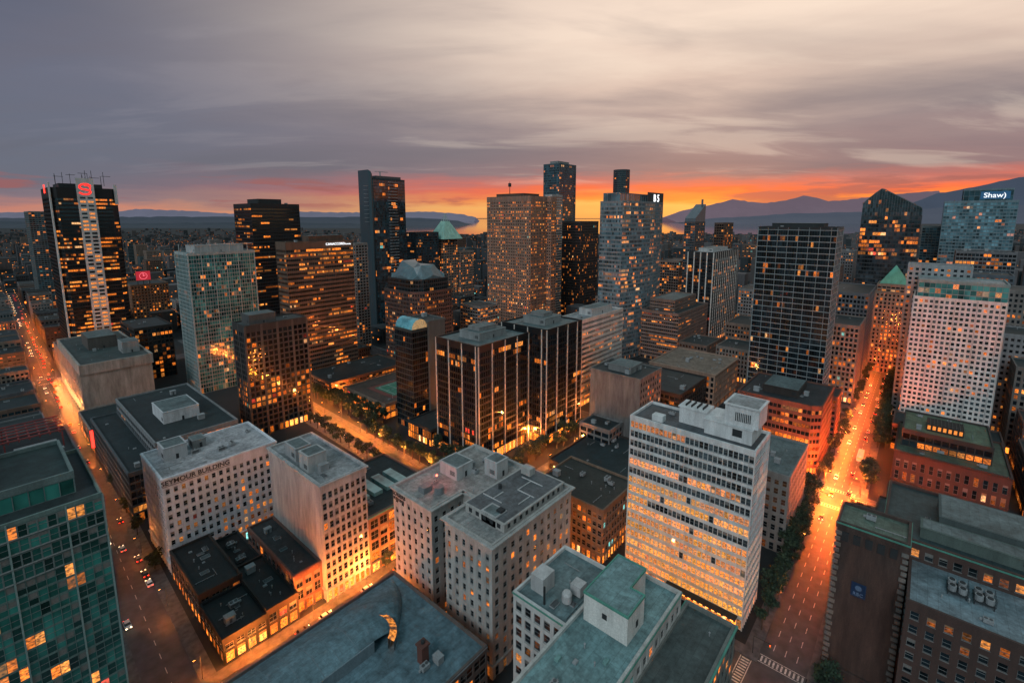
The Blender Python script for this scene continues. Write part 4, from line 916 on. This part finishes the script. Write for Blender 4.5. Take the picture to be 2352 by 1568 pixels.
b=MB(); b.box(316,16.7,.4,328,19.3,3.1,0); b.box(316.5,16.9,3.1,326,19.1,3.35,0); b.obj('body',[wall((.5,.5,.5),.4)],p)
b=MB(); b.box(316.5,16.64,1.5,327.5,16.68,2.6,0); b.box(315.95,17,1.5,315.98,19,2.7,0); b.obj('window',[emit((.8,.4,.15),.8)],p)
for x in (318.5,325.5):
    for y in (16.8,19.2): link('wheel',wheelm,p,(x,y,.4))
for x,y in ((128,13.5),(149,29.5),(256,29.6),(274,13.6)):
    p=thing('traffic_light','dark pole with hanging traffic light at crossing','traffic light',(x,y,.14),'traffic lights at the crossings')
    b=MB(); b.cyl(x,y,.14,6.2,.11,.08,7)
    if y<20: b.box(x,y,6,x+.12,y+5,6.12)
    else: b.box(x,y-5,6,x+.12,y,6.12)
    b.obj('pole',[wall(CHAR)],p)
    yy=y+4.5 if y<20 else y-4.8
    b=MB(); b.box(x-.15,yy,4.9,x+.2,yy+.35,5.98); b.obj('signal_housing',[wall((.3,.25,.03))],p)
    b=MB(); b.box(x-.2,yy+.05,5.6,x-.16,yy+.3,5.85); b.obj('red_lamp',[emit((1,.03,.01),12)],p)

# ------------------------------------------------------------ sky & light
w=bpy.data.worlds.new('World'); SC.world=w; w.use_nodes=True; nt=w.node_tree; L=nt.links; bg=nt.nodes['Background']
tc=N(nt,'ShaderNodeTexCoord'); sp=N(nt,'ShaderNodeSeparateXYZ'); L.new(tc.outputs['Generated'],sp.inputs[0])
def dot(vec):
    n=N(nt,'ShaderNodeVectorMath',operation='DOT_PRODUCT'); L.new(tc.outputs['Generated'],n.inputs[0]); n.inputs[1].default_value=vec; return n.outputs['Value']
def mr(src,a,b_,c=0.,d=1.,smooth=True):
    n=N(nt,'ShaderNodeMapRange'); n.interpolation_type='SMOOTHSTEP' if smooth else 'LINEAR'
    n.inputs[1].default_value=a;n.inputs[2].default_value=b_;n.inputs[3].default_value=c;n.inputs[4].default_value=d; L.new(src,n.inputs[0]); return n.outputs[0]
def ramp(src,stops):
    n=N(nt,'ShaderNodeValToRGB'); e=n.color_ramp.elements
    while len(e)<len(stops): e.new(.5)
    for k,(p_,c) in enumerate(stops): e[k].position=p_; e[k].color=lin(c)
    L.new(src,n.inputs[0]); return n.outputs[0]
def mix(f,a,b_,mode='MIX'):
    n=N(nt,'ShaderNodeMix',data_type='RGBA',blend_type=mode)
    if isinstance(f,float): n.inputs[0].default_value=f
    else: L.new(f,n.inputs[0])
    for s,x in ((6,a),(7,b_)):
        if isinstance(x,tuple): n.inputs[s].default_value=x
        else: L.new(x,n.inputs[s])
    return n.outputs[2]
def math2(op,a,b_):
    n=N(nt,'ShaderNodeMath',operation=op)
    for i,x in enumerate((a,b_)):
        if isinstance(x,(int,float)): n.inputs[i].default_value=x
        else: L.new(x,n.inputs[i])
    return n.outputs[0]
z=sp.outputs['Z']; lat=dot((RGT[0],RGT[1],0)); fw=dot((FWD[0],FWD[1],0))
mp=N(nt,'ShaderNodeMapping'); mp.inputs['Scale'].default_value=(1.8,1.8,16); L.new(tc.outputs['Generated'],mp.inputs[0])
wn=N(nt,'ShaderNodeTexNoise'); wn.inputs['Scale'].default_value=1.9; wn.inputs['Detail'].default_value=7; wn.inputs['Roughness'].default_value=.6; L.new(mp.outputs[0],wn.inputs[0])
zz=mr(math2('ADD',z,mr(wn.outputs[0],.25,.75,-.02,.02,False)),-.02,.48,0,1,False)
def q(v): return (v+.02)/.5
left=ramp(zz,[(q(0),(184,136,124)),(q(.014),(196,130,114)),(q(.03),(134,116,126)),(q(.055),(102,108,124)),(q(.2),(104,108,126)),(q(.32),(88,94,114)),(q(.45),(72,79,100))])
right=ramp(zz,[(q(-.01),(255,170,88)),(q(.02),(255,188,98)),(q(.036),(255,148,66)),(q(.052),(250,108,68)),(q(.068),(206,112,102)),(q(.088),(146,118,122)),(q(.16),(156,138,138)),(q(.24),(220,194,178)),(q(.33),(248,224,204)),(q(.46),(234,210,194))])
base=mix(mr(lat,-.75,.22),left,right)
den=math2('ADD',z,.14); cx=math2('DIVIDE',lat,den); cy=math2('DIVIDE',fw,den)
cb=N(nt,'ShaderNodeCombineXYZ'); L.new(cx,cb.inputs[0]); L.new(cy,cb.inputs[1])
def cloud(sx,sy,rot,loc,sc,det,rg,dist):
    mp2=N(nt,'ShaderNodeMapping'); mp2.inputs['Scale'].default_value=(sx,sy,1); mp2.inputs['Rotation'].default_value=(0,0,math.radians(rot)); mp2.inputs['Location'].default_value=loc; L.new(cb.outputs[0],mp2.inputs[0])
    cn=N(nt,'ShaderNodeTexNoise'); cn.inputs['Scale'].default_value=sc; cn.inputs['Detail'].default_value=det; cn.inputs['Roughness'].default_value=rg; cn.inputs['Distortion'].default_value=dist; L.new(mp2.outputs[0],cn.inputs[0]); return cn.outputs[0]
fade=mr(z,.04,.09)
n1=cloud(.42,.85,-22,(.9,.3,0),.9,5,.46,.6); n2=cloud(.55,1.7,-30,(4.,1.,0),1.2,7,.55,.5)
c1=mix(math2('MULTIPLY',math2('MULTIPLY',mr(n1,.46,.72),fade),.5),base,lin((100,100,112)))
c1=mix(math2('MULTIPLY',math2('MULTIPLY',mr(n2,.48,.7),fade),.26),c1,lin((112,106,116)))
c1=mix(math2('MULTIPLY',math2('MULTIPLY',mr(n2,.5,.34),fade),.25),c1,mix(mr(lat,-.8,.3),lin((124,124,142)),lin((255,234,212))))
wb=mr(wn.outputs[0],.54,.64); bandm=math2('MULTIPLY',mr(z,.012,.03),mr(z,.085,.06))
c1=mix(math2('MULTIPLY',math2('MULTIPLY',wb,bandm),.7),c1,lin((160,92,90)))
hi=mr(z,.5,.8); bk=mr(fw,-.1,-.6)
c2=mix(math2('MAXIMUM',hi,bk),c1,(.14,.30,.345,1))
sky=N(nt,'ShaderNodeTexSky',sky_type='NISHITA'); sky.sun_disc=False; sky.sun_elevation=math.radians(1.5); sky.sun_rotation=math.radians(90-20)
c3=mix(1.0,c2,mix(1.0,sky.outputs[0],(.008,.008,.009,1),'MULTIPLY'),'ADD')
L.new(c3,bg.inputs[0]); bg.inputs[1].default_value=1.0
s=bpy.data.lights.new('sun','SUN'); s.energy=1.25; s.angle=math.radians(28); s.color=(.93,.97,1)
so=bpy.data.objects.new('sun',s); COL.objects.link(so)
dirv=Vector((FWD[0]*.66+RGT[0]*.34,FWD[1]*.66+RGT[1]*.34,-.52)); so.rotation_euler=dirv.to_track_quat('-Z','Y').to_euler()

cam=bpy.data.cameras.new('camera');cam.lens=1100/2352*36;cam.shift_y=-120/2352;cam.clip_end=120000;cam.clip_start=1
c=bpy.data.objects.new('camera',cam);c.location=(0,0,CAMH);c.rotation_euler=(math.radians(90-8.5),0,math.radians(-49));COL.objects.link(c);SC.camera=c
SC.view_settings.view_transform='Standard'; SC.view_settings.look='None'; SC.view_settings.exposure=0
print('lights',LC,'objs',len(bpy.data.objects))
